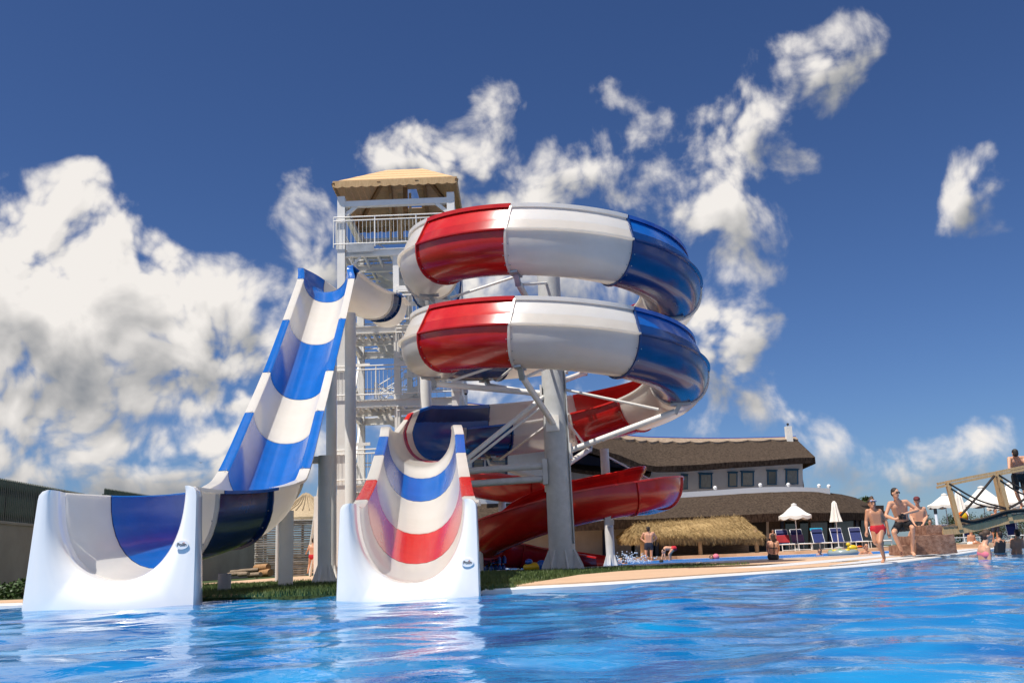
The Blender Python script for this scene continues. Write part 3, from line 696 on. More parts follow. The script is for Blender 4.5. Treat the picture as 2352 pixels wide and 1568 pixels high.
# --- small red slide
redsl = thing('red_slide', (3.0, 27, .05), 'low all-red children\'s water slide curling behind the central column', 'water slide')
ctl = [(1050, 1076, 32.5), (1110, 1084, 31), (1180, 1092, 30.2), (1260, 1099, 29.8), (1350, 1106, 29.5), (1420, 1116, 29.2), (1475, 1116, 28.7), (1512, 1106, 27.8), (1518, 1096, 26.8), (1488, 1098, 26.0),
       (1440, 1108, 25.6), (1360, 1122, 25.4), (1280, 1140, 25.4), (1210, 1162, 25.5), (1150, 1187, 25.9), (1116, 1211, 26.7), (1122, 1232, 27.7), (1160, 1243, 28.3), (1220, 1252, 28.5), (1290, 1263, 28.4), (1345, 1271, 28.2), (1386, 1278, 28.0)]
tail = catmull([W(*c) for c in ctl], 6)
rp = make_path(tail, .54, lambda k: .82 if k < .76 else .82-.48*(k-.76)/.24, 0, lambda k: 0.)
for i in range(len(tail)):                       # the outside wall stands up in the bends
    k = i/(len(tail)-1); rp.eR[i] = .34*max(0, min(1, (k-.28)/.08, (.80-k)/.08))
cs = [0, 16, 32, 48, 60, 74, 90, 106, len(tail)-1]
for i in range(len(cs)-1):
    flume(redsl, rp, cs[i], cs[i+1], red_gel)
    if i: joint(redsl, rp, cs[i], red_gel, bolts=False)
xr = W(1398, 1200, 27.4).x
post(redsl, xr, 27.4, .05, 3.35, .125)
t_ = rp.P[66]; q = MB(); q.beam((xr, 27.3, 1.22), (t_.x+.45, t_.y-.1, 1.22), .12, .12); q.box((t_.x+.35, t_.y-.1, 1.30), (.16, .2, .3)); q.build('support_arm', steel_g, redsl)
q = MB(); q.tube([(xr+.1, 27.4, 3.12), rp.P[40]+V((0, 0, .05))], .03, 8); q.build('tie_rod', steel_w, redsl, smooth=True)
t_ = rp.P[48]; q = MB(); q.beam((t_.x-.1, t_.y, t_.z-.78), (t_.x-1.5, t_.y+.4, t_.z-.82), .10, .12); q.build('support_arm', steel_w, redsl)
xr2 = W(1152, 1120, 31.5).x; post(redsl, xr2, 31.5, .05, 2.6, .12)
xr3 = W(1105, 1290, 26.2).x; post(redsl, xr3, 26.2, .05, .62, .06, base=False)

# ------------------------------------------------------------------ slide tower
TX0, TX1, TY0, TY1 = -5.80, -1.80, 31.0, 35.2
tower = thing('slide_tower', ((TX0+TX1)/2, 33, .05), 'tall white steel slide tower with zigzag stairs and a raw timber hipped roof', 'tower')
LV = [2.95, 5.70, 8.20, 10.90]
xm = W(917, 700, 32).x
for x, y in ((TX0+.12, TY0+.12), (TX1-.12, TY0+.12), (TX0+.12, TY1-.12), (TX1-.12, TY1-.12), (xm, TY0+.25), (xm, TY1-.2)):
    top = 12.75 if x in (TX0+.12, TX1-.12) else 10.8
    q = MB(); w_ = .26 if top > 11 else .2
    q.box((x, y-w_*.42, (top+.05)/2), (w_, .03, top)); q.box((x, y+w_*.42, (top+.05)/2), (w_, .03, top)); q.box((x, y, (top+.05)/2), (.03, w_*.8, top))
    q.build('post', steel_w, tower)
MB().box((xm-1.15, 33.2, 1.32), (3.2, 3.9, 2.6)).build('base_block', plaster, tower)
def railing(p, q_, h=1.08, name='railing', step=.13, gap=0):
    p, q_ = V(p), V(q_); d = q_-p; n_ = max(1, round(d.length/1.4)); mb = MB()
    up = V((0, 0, 1))
    for z in (h, h-.13, .12): mb.tube([p+up*z, q_+up*z], .022, 7)
    for k in range(n_+1): mb.tube([p+d*(k/n_), p+d*(k/n_)+up*h], .02, 7)
    o = mb.build(name, steel_w, tower, smooth=True)
    nb = int(d.length/step)
    me_ = MB().tube([(0, 0, .12), (0, 0, h-.13)], .0075, 5).mesh('baluster', steel_w)
    copies('baluster', me_, o, [p+d*((k+.5)/nb) for k in range(nb)])
    return o
for li, z in enumerate(LV):
    for a, b in (((TX0, TY0+.12), (TX1, TY0+.12)), ((TX0, TY1-.12), (TX1, TY1-.12)), ((TX0+.12, TY0+.2), (TX0+.12, TY1-.2)), ((TX1-.12, TY0+.2), (TX1-.12, TY1-.2)), ((TX0+.2, TY0+1.9), (TX1-.2, TY0+1.9))):
        q = MB(); A = V((a[0], a[1], z-.17)); B = V((b[0], b[1], z-.17)); d = (B-A).normalized(); sd = V((-d.y, d.x, 0))
        q.beam(A+V((0, 0, .115)), B+V((0, 0, .115)), .15, .02); q.beam(A-V((0, 0, .115)), B-V((0, 0, .115)), .15, .02); q.beam(A, B, .02, .21)
        q.build('floor_beam', steel_w, tower)
    # joists and open grating over part of the floor
    x_end = TX1-.25 if li in (3,) else xm+.2
    y_end = TY0+1.9 if li < 3 else TY1-.3
    for k in range(8):
        x = TX0+.35+k*(x_end-TX0-.5)/7
        q = MB(); q.box((x, (TY0+y_end)/2+.1, z-.10), (.07, y_end-TY0-.2, .12)); q.build('joist', steel_w, tower)
    gm_ = MB()
    for k in range(int((y_end-TY0-.3)/.42)+1):
        y = TY0+.28+k*.42; gm_.box(((TX0+x_end)/2, y, z-.012), (x_end-TX0-.45, .2, .02))
    gm_.build('grating', galv, tower, kind='stuff')
    fr = [(TX0-.12, TY0-.08), (TX1+.1, TY0-.08)]
    if li == 2: railing((xm+.1, TY0-.08, z), (-2.95, TY0-.08, z))
    elif li == 3: railing((*fr[0], z), (*fr[1], z))
    else: railing((*fr[0], z), (*fr[1], z))
    railing((TX0-.05, TY0+.1, z), (TX0-.05, TY1-.1, z)); railing((TX1+.05, TY0+.1, z), (TX1+.05, TY1-.1, z))
    railing((TX0, TY1+.05, z), (TX1, TY1+.05, z), step=.3)
    if li == 3:
        q = MB(); q.box((-5.0, TY0-.10, z-.05), (.9, .03, .28)); q.build('kick_plate', galv, tower)
# stair flights zigzag in the rear half
tread_me = MB().box((0, 0, 0), (.27, .95, .035)).mesh('tread', steel_w)
levels = [.05]+LV
for k in range(4):
    z0, z1 = levels[k], levels[k+1]; zm = (z0+z1)/2
    for half, (xa, xb, za, zb, yc) in enumerate(((TX0+.9, TX1-.9, z0, zm, TY1-.75), (TX1-.9, TX0+.9, zm, z1, TY0+2.75))):
        fl = None
        for s_ in (-.52, .52):
            q = MB(); q.beam((xa, yc+s_, za-.05), (xb, yc+s_, zb-.05), .05, .24)
            for z in (.95, .6): q.tube([(xa, yc+s_, za+z), (xb, yc+s_, zb+z)], .02, 6)
            for u in (0, .33, .66, 1): q.tube([(xa+(xb-xa)*u, yc+s_, za+(zb-za)*u), (xa+(xb-xa)*u, yc+s_, za+(zb-za)*u+.95)], .018, 6)
            o = q.build('stair_stringer', steel_w, tower)
            if fl is None: fl = o
        copies('tread', tread_me, fl, [V((xa+(xb-xa)*(i+.5)/8, yc, za+(zb-za)*(i+.5)/8)) for i in range(8)])
    q = MB(); q.box((TX1-.45, TY1-1.25, zm-.03), (.85, 2.1, .05)); q.build('landing', steel_w, tower)
    if k:
        for ya in (TY0+.14, TY0+2.2): q = MB(); q.beam((xm, ya, zm-.1), (TX1, ya, zm-.1), .08, .16); q.build('floor_beam', steel_w, tower)
        q = MB(); q.beam((TX0, TY0+.14, zm-.1), (xm-.9, TY0+.14, zm-.1), .07, .10); q.build('tie_beam', steel_w, tower)
        if k < 3: railing((xm, TY0+.05, zm), (TX1, TY0+.05, zm))
        for i_ in range(4): q = MB(); q.box((xm+.3+i_*.42, TY0+1.15, zm-.02), (.1, 2.0, .03)); q.build('joist', steel_w, tower)
# diagonal bracing in the left and right sides and at the back
for k in range(4):
    z0, z1 = levels[k]+(.0 if k else 0), levels[k+1]-.3
    for x in (TX0+.1, TX1-.1):
        for ya in (TY0+.2, TY1-.2): q = MB(); q.beam((x, ya, z1), (x, (TY0+TY1)/2, z0), .07, .07); q.build('brace', steel_w, tower)
    for xa, xb in ((TX0+.2, TX0+.75), (TX1-.2, TX1-.75)): q = MB(); q.beam((xa, TY0+.16, z1-.55), (xb, TY0+.16, z1), .06, .06); q.build('knee_brace', steel_w, tower)
# roof: hipped boards, scalloped fascia, rafters
ex0, ex1, ey0, ey1, ze = TX0-.12, TX1+.12, TY0-.2, TY1+.25, 13.2
rx0, rx1, ry, zr = -4.35, -3.05, (TY0+TY1)/2, 14.55
for a in ((TX0+.12, TY0+.12, TX1-.12, TY0+.12), (TX0+.12, TY1-.12, TX1-.12, TY1-.12), (TX0+.12, TY0+.12, TX0+.12, TY1-.12), (TX1-.12, TY0+.12, TX1-.12, TY1-.12)):
    q = MB(); q.beam((a[0], a[1], 12.5), (a[2], a[3], 12.5), .2, .2); q.build('top_beam', steel_w, tower)
for sx in (TX0+.25, TX1-.25):
    q = MB(); s_ = 1 if sx < -4 else -1; q.beam((sx, TY0+.12, 12.1), (sx+.45*s_, TY0+.12, 12.5), .1, .12); q.build('knee_brace', steel_w, tower)
def slope(a, b, c, d, skip=None, nb=9):          # eave a-b, top d-c: boards laid along the eave
    for i in range(nb):
        u0, u1 = i/nb, (i+1)/nb-.004
        P = [a.lerp(d, u0), b.lerp(c, u0), b.lerp(c, u1), a.lerp(d, u1)]; nrm = (b-a).cross(d-a).normalized()
        if nrm.z < 0: nrm = -nrm
        segs = [(0, 1)]
        if skip and skip[0] <= i <= skip[1]: segs = [(0, skip[2]), (skip[3], 1)]
        for s0, s1 in segs:
            Q = [P[0].lerp(P[1], s0), P[0].lerp(P[1], s1), P[3].lerp(P[2], s1), P[3].lerp(P[2], s0)]
            up = nrm*(.022+.006*(i % 2))
            q = MB(); q.add(Q+[v+up for v in Q], [(0, 1, 2, 3), (7, 6, 5, 4), (0, 4, 5, 1), (1, 5, 6, 2), (2, 6, 7, 3), (3, 7, 4, 0)]); q.build('roof_board', ply, tower)
c00, c10, c11, c01 = V((ex0, ey0, ze)), V((ex1, ey0, ze)), V((ex1, ey1, ze)), V((ex0, ey1, ze)); r0, r1 = V((rx0, ry, zr)), V((rx1, ry, zr))
slope(c00, c10, r1, r0); slope(c11, c01, r0, r1, skip=(3, 5, .34, .56)); slope(c01, c00, r0, r0); slope(c10, c11, r1, r1)
for a, b in ((c00, r0), (c10, r1), (c11, r1), (c01, r0), (V((rx0, ey0, ze)), r0), (V((rx1, ey0, ze)), r1), (V((rx0, ey1, ze)), r0), (V((rx1, ey1, ze)), r1)):
    q = MB(); q.beam(a-V((0, 0, .09)), b-V((0, 0, .09)), .12, .14); q.build('rafter', timber, tower)
q = MB(); q.beam(r0-V((0, 0, .1)), r1-V((0, 0, .1)), .12, .18); q.build('ridge_beam', timber, tower)
q = MB(); q.box((-3.7, ry, 13.4), (.16, .16, 1.6)); q.beam((ex0+.2, ry, 12.7), (ex1-.2, ry, 12.7), .12, .16); q.build('king_post', timber, tower)
for a, b in ((c00, c10), (c01, c11), (c00, c01), (c10, c11)):
    q = MB(); d = b-a; n_ = int(d.length/.16)*2; vs = []; w_ = d.cross(V((0, 0, 1))).normalized()*.018
    for i in range(n_+1):
        p_ = a+d*(i/n_); zl = -.16-.045*abs(math.sin(PI*i/4)); vs += [p_+w_+V((0, 0, .05)), p_+w_+V((0, 0, zl)), p_-w_+V((0, 0, zl)), p_-w_+V((0, 0, .05))]
    q.add(vs, [(i*4+k, i*4+(k+1) % 4, i*4+4+(k+1) % 4, i*4+4+k) for i in range(n_) for k in range(4)]+[(0, 1, 2, 3), tuple(n_*4+k for k in range(4))]); q.build('scalloped_fascia', timber_l, tower)
for x in (-4.1, -3.75, -3.4):
    q = MB(); q.box((x, TY0+.9, 12.3), (.18 if x == -3.75 else .08, .04, 1.7)); q.build('loose_board', timber_l, tower)
# stair up to the base block on the left with white handrails
st = thing('white_access_stair', (-6.6, 34.5, .06), 'white steel access stair with sloping handrails left of the tower foot', 'stair')
p0 = W(712, 1305, 35.5); p1 = W(736, 1120, 34.0); p0.z = .06
for dx in (0, .75):
    q = MB(); a = V((p0.x+dx, p0.y, .1)); b = V((p1.x+dx+.12, p1.y-.5, 2.55)); q.beam(a, b, .06, .22); q.build('stringer', steel_w, st)
    q = MB(); q.beam(a+V((0, 0, 1.0)), b+V((0, 0, 1.0)), .07, .12); q.tube([a, a+V((0, 0, 1.0))], .035, 8); q.tube([b, b+V((0, 0, 1.0))], .035, 8); q.tube([a.lerp(b, .5), a.lerp(b, .5)+V((0, 0, 1))], .03, 8); q.build('handrail', steel_w, st)
tm = MB().box((0, 0, 0), (.74, .26, .035)).mesh('tread', steel_w)
copies('tread', tm, st, [V((p0.x+.38+(p1.x+.12-p0.x)*(i+.5)/11, p0.y+(p1.y-.5-p0.y)*(i+.5)/11, .1+2.4*(i+.5)/11)) for i in range(11)])
cc = W(1070, 901, 31)
q = thing('security_camera', cc, 'small dome security camera on the right side of the tower', 'camera')
MB().beam(cc+V((-.28, .1, .12)), cc+V((0, 0, .1)), .03, .03).build('bracket', steel_g, q); MB().lathe(cc, [(0, .1), (.075, .09), (.08, .0), (.06, -.03)], 14).build('housing', steel_g, q, smooth=True); MB().ball(cc+V((0, 0, -.03)), .06).build('dome', glass_d, q, smooth=True)

# ------------------------------------------------------------------ left background
# boundary wall and picket fence
def fence(label, wlabel, pts3, ztop, zw, first):
    A, B = pts3; d = (B-A); ln = d.length; d = d.normalized(); nrm = V((-d.y, d.x, 0))
    if zw > .2:
        q = MB(); q.beam(V((A.x, A.y, zw/2)), V((B.x, B.y, zw/2)), .22, zw); q.beam(V((A.x, A.y, zw+.03)), V((B.x, B.y, zw+.03)), .28, .06)
        solo('boundary_wall', q, render_g, wlabel, 'wall', V(((A.x+B.x)/2, (A.y+B.y)/2, 0)))
    f = thing('picket_fence', V(((A.x+B.x)/2, (A.y+B.y)/2, zw+.06)), label, 'fence', 'dark green picket fence runs')
    pitch = .10; w = .055; h = ztop-zw-.08; me_ = MB()
    me_.add([V((u*w/2, v*.012, z)) for v in (-1, 1) for u, z in ((-1, 0), (1, 0), (1, h-.03), (.6, h-.008), (0, h), (-.6, h-.008), (-1, h-.03))],
            [(0, 1, 2, 3, 4, 5, 6), (13, 12, 11, 10, 9, 8, 7)]+[(i, (i+1) % 7, 7+(i+1) % 7, 7+i) for i in range(7)])
    ang = math.atan2(d.y, d.x); mesh_ = me_.mesh('picket', dgreen); n_ = int(ln/pitch)
    if n_ > 190: n_ = 190
    for k in range(n_):
        p = B-d*(k+.5)*pitch; o = link('picket', mesh_, f, V((p.x, p.y, zw+.08))-V(f.location)); o.rotation_euler.z = ang
    for z in (zw+.22, ztop-.22):
        q = MB(); q.beam(V((A.x, A.y, z))+nrm*.035, V((B.x, B.y, z))+nrm*.035, .04, .07); q.build('rail', dgreen, f)
    for k in range(int(ln/1.6)+1):
        p = B-d*(k*1.6+.05); q = MB(); q.box((p.x+nrm.x*.08, p.y+nrm.y*.08, (zw+ztop)/2), (.06, .06, ztop-zw-.1)); q.build('post', dgreen, f)
A = W(-190, 1070, 18.6); B = W(128, 1128, 25.2)
A, B = B+(A-B)*2.6, A+(B-A)*1.3
fence('dark green picket fence on the grey wall, the nearer run at the picture\'s left edge', 'grey rendered boundary wall under the nearer picket fence at the left', (V((A.x, A.y, 0)), V((B.x, B.y, 0))), 2.66, 1.62, True)
A = W(239, 1127, 29.5); B = W(600, 1200, 46)
fence('dark green picket fence, the far run seen above the left slide\'s exit', 'grey rendered boundary wall under the far picket fence', (V((A.x, A.y, 0)), V((B.x, B.y, 0))), 3.0, 1.9, False)
# leafy ground plants at the wall foot
def leafclump(name, c, r, h, n_, m_, label, cat, size=.07, group=None):
    t = thing(name, c, label, cat, group); q = MB(); rr = random.Random(int(c[0]*100)+n_)
    for i in range(n_):
        a = rr.uniform(0, 2*PI); rad = r*math.sqrt(rr.random()); z = h*rr.random()**.8*(1-(rad/r)**2*.6)
        p = V(c)+V((math.cos(a)*rad, math.sin(a)*rad*.6, z)); u = V((rr.gauss(0, 1), rr.gauss(0, 1), rr.gauss(.3, .6))).normalized(); v = u.cross(V((rr.gauss(0, 1), rr.gauss(0, 1), 1))).normalized(); s_ = size*rr.uniform(.6, 1.3)
        q.add([p-v*s_*.4, p+u*s_*.5-v*0, p+v*s_*.4, p-u*s_*.5], [(0, 1, 2, 3)])
    q.build('leaves', m_, t)
    st_ = MB()
    for i in range(6):
        a = 2*PI*i/6; st_.tube([V(c), V(c)+V((math.cos(a)*r*.6, math.sin(a)*r*.3, h*.6))], [.012, .004], 5)
    st_.build('stems', bark, t); return t
for i, (x, y, Y, r, h, lb) in enumerate(((15, 1330, 17.6, .6, .30, 'low leafy weeds by the grey wall at the left picture edge'), (62, 1328, 17.2, .45, .36, 'taller leafy weed clump by the grey wall, next to the slide exit'))):
    c = W(x, y, Y); c.z = .06; leafclump('leafy_plant', c, r, h, 520, leaf, lb, 'plant', group='weeds by the wall')
# thatched cone kiosk and reed screen
kc = W(703, 1130, 47); kz = kc.z; t = thing('reed_kiosk', (kc.x, 47, .05), 'small kiosk with a pointed pale reed roof behind the left slide', 'kiosk')
ez_ = W(703, 1196, 47).z
MB().lathe((kc.x, 47, 0), [(.0, kz), (.12, kz-.08), (.75, kz-.62), (1.5, kz-.95), (2.3, ez_+.1), (2.32, ez_-.05), (1.0, ez_+.1)], 28).build('roof', reed_cone, t, smooth=60)
q = MB()
for k in range(30):
    a = 2*PI*k/30; q.tube([(kc.x+.13*math.cos(a), 47+.13*math.sin(a), kz-.06), (kc.x+.77*math.cos(a), 47+.77*math.sin(a), kz-.60), (kc.x+1.52*math.cos(a), 47+1.52*math.sin(a), kz-.92)], .022, 4)
q.build('reed_ribs', reed_cone, t)
for k in range(6):
    a = 2*PI*k/6+.4; q = MB(); q.tube([(kc.x+1.9*math.cos(a), 47+1.9*math.sin(a), .05), (kc.x+1.9*math.cos(a), 47+1.9*math.sin(a), ez_)], .07, 8); q.build('post', timber_d, t)
q = MB(); q.lathe((kc.x, 47, 0), [(2.2, ez_-.12), (2.22, ez_-.02), (2.12, ez_-.02), (2.12, ez_-.12), (2.2, ez_-.12)], 28); q.build('eave_ring', timber_l, t)
q = MB(); q.lathe((kc.x, 47, 0), [(1.75, .05), (1.75, 1.0), (1.6, 1.0), (1.6, .05)], 20); q.build('counter', timber_d, t)
a_, b_ = W(586, 1250, 38), W(742, 1250, 40); t = thing('slatted_screen', V(((a_.x+b_.x)/2, 39, .05)), 'screen of pale horizontal poles behind the posts of the left slide', 'screen')
zt = W(640, 1192, 39).z; k = 0
pm = mat('glint_streaked_pole', (.30, .27, .24), rough=.55, c2=(.62, .60, .57), scale=3, stretch=(.5, 1, 5))  # grey pole colour with white reflection streaks painted in
z = .12
while z < zt:
    q = MB(); j = rnd.uniform(-.02, .02); q.tube([V((a_.x, a_.y+j, z)), V((b_.x, b_.y+j, z+rnd.uniform(-.015, .015)))], rnd.uniform(.03, .042), 7); q.build('pole', pm, t, smooth=True); z += rnd.uniform(.078, .1)
for u in (.02, .35, .68, .98):
    p = a_.lerp(b_, u); q = MB(); q.box((p.x, p.y+.08, zt/2), (.09, .07, zt)); q.build('post', timber_d, t)
xx = W(637, 1250, 26).x; q = MB(); q.tube([(xx, 26, .05), (xx, 26, 1.75)], .05, 10)
solo('grey_pole', q, steel_g, 'thin grey pole standing on the grass left of the white slide post', 'pole', (xx, 26, .05), True)
# log pile
lp = W(580, 1312, 20.5); k = 0
for (x, y, r_, ln, m_) in ((560, 1318, .045, .55, timber_d), (585, 1319, .05, .6, timber_d), (610, 1315, .085, .42, timber), (602, 1303, .08, .45, timber), (572, 1309, .04, .6, timber_d), (545, 1317, .04, .5, timber_d), (556, 1311, .04, .55, timber_d), (588, 1311, .045, .5, timber_d)):
    p = W(x, y, 20.5+.12*k); p.z = max(p.z, .05+r_); ax_ = V((.55, -.8+.11*k, .02)).normalized()*ln/2
    q = MB(); q.tube([p-ax_, p-ax_*.9, p+ax_*.9, p+ax_], [r_*.96, r_, r_*.94, r_*.9], 12)
    solo('log', q, m_, ['dark thin log at the left foot of the pile', 'dark log low in the middle of the pile', 'thick brown log at the right foot of the pile', 'thick brown log lying on top of the pile', 'dark log behind the middle of the pile', 'thin dark log at the far left of the pile', 'long thin dark log on the left of the pile', 'dark log wedged under the top brown one'][k], 'log', p, True, 'logs piled under the left slide'); k += 1

# ------------------------------------------------------------------ thatched house
house = thing('thatched_house', (8, 60, .05), 'long white two-storey house with weathered thatch roofs and blue windows', 'house')
def strip(parent, top, bot, th, m_, name, sub=4, smooth=30, dense=1):
    """a thick roof slope between two polylines"""
    T = catmull(top, dense*3) if dense else top; B = catmull(bot, dense*3) if dense else bot
    q = MB(); n_ = len(T); rows = sub+1; vs = []; rr = random.Random(5)
    for lay in (0, 1):
        for i in range(n_):
            for j in range(rows):
                u = j/sub; p = T[i].lerp(B[i], u); p.z -= .10*math.sin(PI*u)*0
                nr = V((0, -.35, .94))
                j_ = rr.uniform(-.03, .03) if 0 < j else 0
                vs.append(p+nr*j_ if lay == 0 else p-V((0, -.25*th*u, th)))
    o = n_*rows; fs = []
    for i in range(n_-1):
        for j in range(sub):
            a = i*rows+j; fs += [(a, a+1, a+rows+1, a+rows), (o+a, o+a+rows, o+a+rows+1, o+a+1)]
        a = i*rows+sub; fs.append((a, o+a, o+a+rows, a+rows)); a = i*rows; fs.append((a, a+rows, o+a+rows, o+a))
    for i in (0, n_-1):
        for j in range(sub): a = i*rows+j; fs.append((a, o+a, o+a+1, a+1))
    q.add(vs, fs); return q.build(name, m_, parent, smooth=smooth)
RG = [W(*c) for c in ((1050, 930, 53.5), (1165, 944, 55.5), (1300, 982, 58.5), (1440, 1005, 61.5), (1540, 1010, 63.5), (1680, 1011, 66.5), (1828, 1007, 69.5))]
EV = [W(*c) for c in ((1050, 982, 48), (1165, 994, 50), (1300, 1012, 53.5), (1420, 1044, 55.5), (1508, 1070, 57.2), (1680, 1061, 58.8), (1872, 1049, 60.6))]
strip(house, RG, EV, .36, thatch, 'upper_roof', sub=5)
be = EV[-1]+V((1.0, 8.5, .1)); q = MB(); q.add([RG[-1], EV[-1], be, RG[-1]-V((0, 0, .42)), EV[-1]-V((0, 0, .42)), be-V((0, 0, .42))], [(0, 1, 2), (3, 5, 4), (1, 4, 5, 2), (0, 3, 4, 1), (2, 5, 3, 0)]); q.build('roof_hip', thatch, house)
bk = [p+V((2, 6, -3)) for p in RG]; strip(house, RG, bk, .3, thatch, 'rear_roof', sub=2)
# scalloped ridge cap
RC = catmull(RG, 30); q = MB(); vs = []; nn = len(RC)
for i, p in enumerate(RC):
    t0 = catmull(EV, 30)[i] if i == 0 else EC[i]
    if i == 0: EC = catmull(EV, 30); t0 = EC[0]
    dv = (t0-p).normalized(); w_ = .75+.55*abs(math.sin(i*.36)); up = V((0, -.3, .95))*.12
    vs += [p+up+V((0, .05, .04)), p+dv*w_+up, p+dv*w_-up*.2, p-up*.5]
q.add(vs, [(i*4+k, i*4+(k+1) % 4, i*4+4+(k+1) % 4, i*4+4+k) for i in range(nn-1) for k in range(4)]); q.build('ridge_cap', ridge_m, house)
q = MB(); q.tube([p+V((0, 0, .16)) for p in RC[::6]], .035, 6); q.build('ridge_pipe', mat('blue_pipe', (.01, .05, .45), rough=.5), house)
ch = W(1814, 1020, 68); q = MB(); zt_ = W(1813, 979, 68).z; q.box((ch.x, 68, zt_-1.0), (.42, .42, 2.0)); o = q.build('chimney', plaster, house)
q = MB(); q.tube([(ch.x, 68, zt_), (ch.x, 68, zt_+.2)], .03, 6); q.ball((ch.x, 68, zt_+.16), .09); q.build('cowl', black, o)
# facade planes
def plane(x0, Y0, x1, Y1):
    A = W(x0, 1100, Y0); B = W(x1, 1100, Y1); e_ = V((B.x-A.x, B.y-A.y, 0)).normalized(); n_ = V((e_.y, -e_.x, 0)); return A, e_, n_
def onp(pl, x, y, off=0):
    A, e_, n_ = pl; d = ray(x, y); o = V((0, 0, CAMZ)); k = ((A+n_*off)-o).dot(n_)/d.dot(n_); return o+d*k
def quadwall(pl, pts_, th, m_, parent, name, off=0):
    P = [onp(pl, x, y, off) for x, y in pts_]; q = MB(); n_ = len(P); Q = [p-pl[2]*th for p in P]
    q.add(P+Q, [tuple(range(n_)), tuple(range(2*n_-1, n_-1, -1))]+[(i, (i+1) % n_, n_+(i+1) % n_, n_+i) for i in range(n_)]); return q.build(name, m_, parent)
PU = plane(1300, 59.0, 1843, 62.2); PL_ = plane(1060, 51, 1300, 57)
quadwall(PU, [(1300, 1190), (1300, 1048), (1420, 1060), (1843, 1052), (1846, 1190)], 4, plaster, house, 'upper_wall')
quadwall(PL_, [(1060, 1200), (1060, 985), (1300, 1020), (1300, 1200)], 3, plaster, house, 'left_wall')
def window(pl, x0, x1, y0, y1, pm_, fm=None, tilt=0):
    w_ = thing_part = quadwall(pl, [(x0, y1), (x0, y0), (x1, y0), (x1, y1)], .05, fm or teal, house, 'window', .07)
    dx = (x1-x0)*.12; dy = (y1-y0)*.07
    quadwall(pl, [(x0+dx, y1-dy), (x0+dx, y0+dy), (x1-dx, y0+dy), (x1-dx, y1-dy)], .03, pm_, w_, 'pane', .078)
    xm_ = (x0+x1)/2
    return w_
for x0, x1, y0, y1, pm_ in ((1566, 1580, 1090, 1123, pane_c), (1606.5, 1636, 1087.5, 1121, pane_c), (1673, 1694, 1084.5, 1117.5, glass_d), (1703, 1732, 1083, 1116, pane_c), (1763, 1784.5, 1080.5, 1113, glass_d), (1805, 1834, 1078, 1111.5, pane_c)):
    w_ = window(PU, x0, x1, y0, y1, pm_); dx = (x1-x0)*.07
    quadwall(PU, [(x0-dx, y0), (x0-dx, y0-2.2), (x1+dx, y0-2.2), (x1+dx, y0)], .16, teal, w_, 'lintel', .12)
# dark panel painting in a recessed balcony's shade, small lower thatch on the left
quadwall(PU, [(1302, 1078), (1302, 1030), (1415, 1062), (1500, 1084), (1480, 1086)], .1, navy, house, 'recess_shade_panel', .10)
strip(house, [onp(PU, 1232, 1052, .5), onp(PU, 1330, 1066, .5), onp(PU, 1420, 1074, .5), onp(PU, 1495, 1082, .5)], [onp(PU, 1232, 1058, 1.5), onp(PU, 1330, 1078, 1.6), onp(PU, 1420, 1086, 1.6), onp(PU, 1490, 1088, 1.4)], .22, thatch, 'eyebrow_roof', sub=2)
for x0, x1, y0, y1 in ((1118, 1166, 1030, 1128), (1086, 1112, 1040, 1090)):
    w_ = window(PL_, x0, x1, y0, y1, glass_d, navy)
    for k in range(5): quadwall(PL_, [(x0, y0+(y1-y0)*(k+.6)/5.2), (x0, y0+(y1-y0)*(k+.5)/5.2), (x1, y0+(y1-y0)*(k+.5)/5.2), (x1, y0+(y1-y0)*(k+.6)/5.2)], .02, teal, w_, 'glazing_bar', .1)
window(PL_, 1186, 1250, 1092, 1140, glass_d, teal)
# lower roof, white parapet with ball lamps
TP = [W(*c) for c in ((1070, 1156, 50), (1200, 1153, 51.5), (1330, 1149, 53.5), (1560, 1141, 56), (1770, 1128, 58.5), (1905, 1131, 60.5), (1965, 1142, 65))]
BT = [W(*c) for c in ((1070, 1212, 45), (1200, 1205, 46), (1330, 1197, 47.5), (1560, 1188, 50.5), (1770, 1178, 54), (1945, 1177, 58.5), (2040, 1176, 66))]
strip(house, TP, BT, .45, thatch, 'lower_roof', sub=5)
PT = catmull(TP[:6], 8); q = MB(); vs = []
for p in PT: vs += [p+V((0, -.15, -.12)), p+V((0, -.15, .26)), p+V((0, .12, .26)), p+V((0, .12, -.12))]
q.add(vs, [(i*4+k, i*4+(k+1) % 4, i*4+4+(k+1) % 4, i*4+4+k) for i in range(len(PT)-1) for k in range(4)]+[(0, 1, 2, 3), tuple(len(vs)-4+k for k in range(4))]); q.build('parapet', wframe, house, smooth=40)
for x, y in ((1183, 1131), (1642, 1114), (1737, 1109), (1808, 1108), (1874, 1109), (1916, 1112)):
    best = min(PT, key=lambda p: abs((p.x/p.y)-(ray(x, y).x/ray(x, y).y))); c = best+V((0, 0, .40))
    o = MB().ball(c, .12).build('ball_lamp', wframe, house, smooth=True); MB().tube([c-V((0, 0, .26)), c-V((0, 0, .14))], .06, 8).build('lamp_neck', wframe, o)
PG = plane(1090, 47.5, 1760, 56); PH = plane(1700, 56, 2030, 64)
quadwall(PG, [(1070, 1330), (1070, 1190), (1450, 1180), (1450, 1300)], .3, cream, house, 'ground_wall')
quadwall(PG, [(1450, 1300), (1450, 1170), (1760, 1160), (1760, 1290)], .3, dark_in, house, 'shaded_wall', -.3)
quadwall(PH, [(1700, 1290), (1700, 1160), (2030, 1160), (2030, 1280)], .3, mat('brown_shade_wall', (.075, .055, .04), rough=.9, var=.3), house, 'shaded_wall', 0)
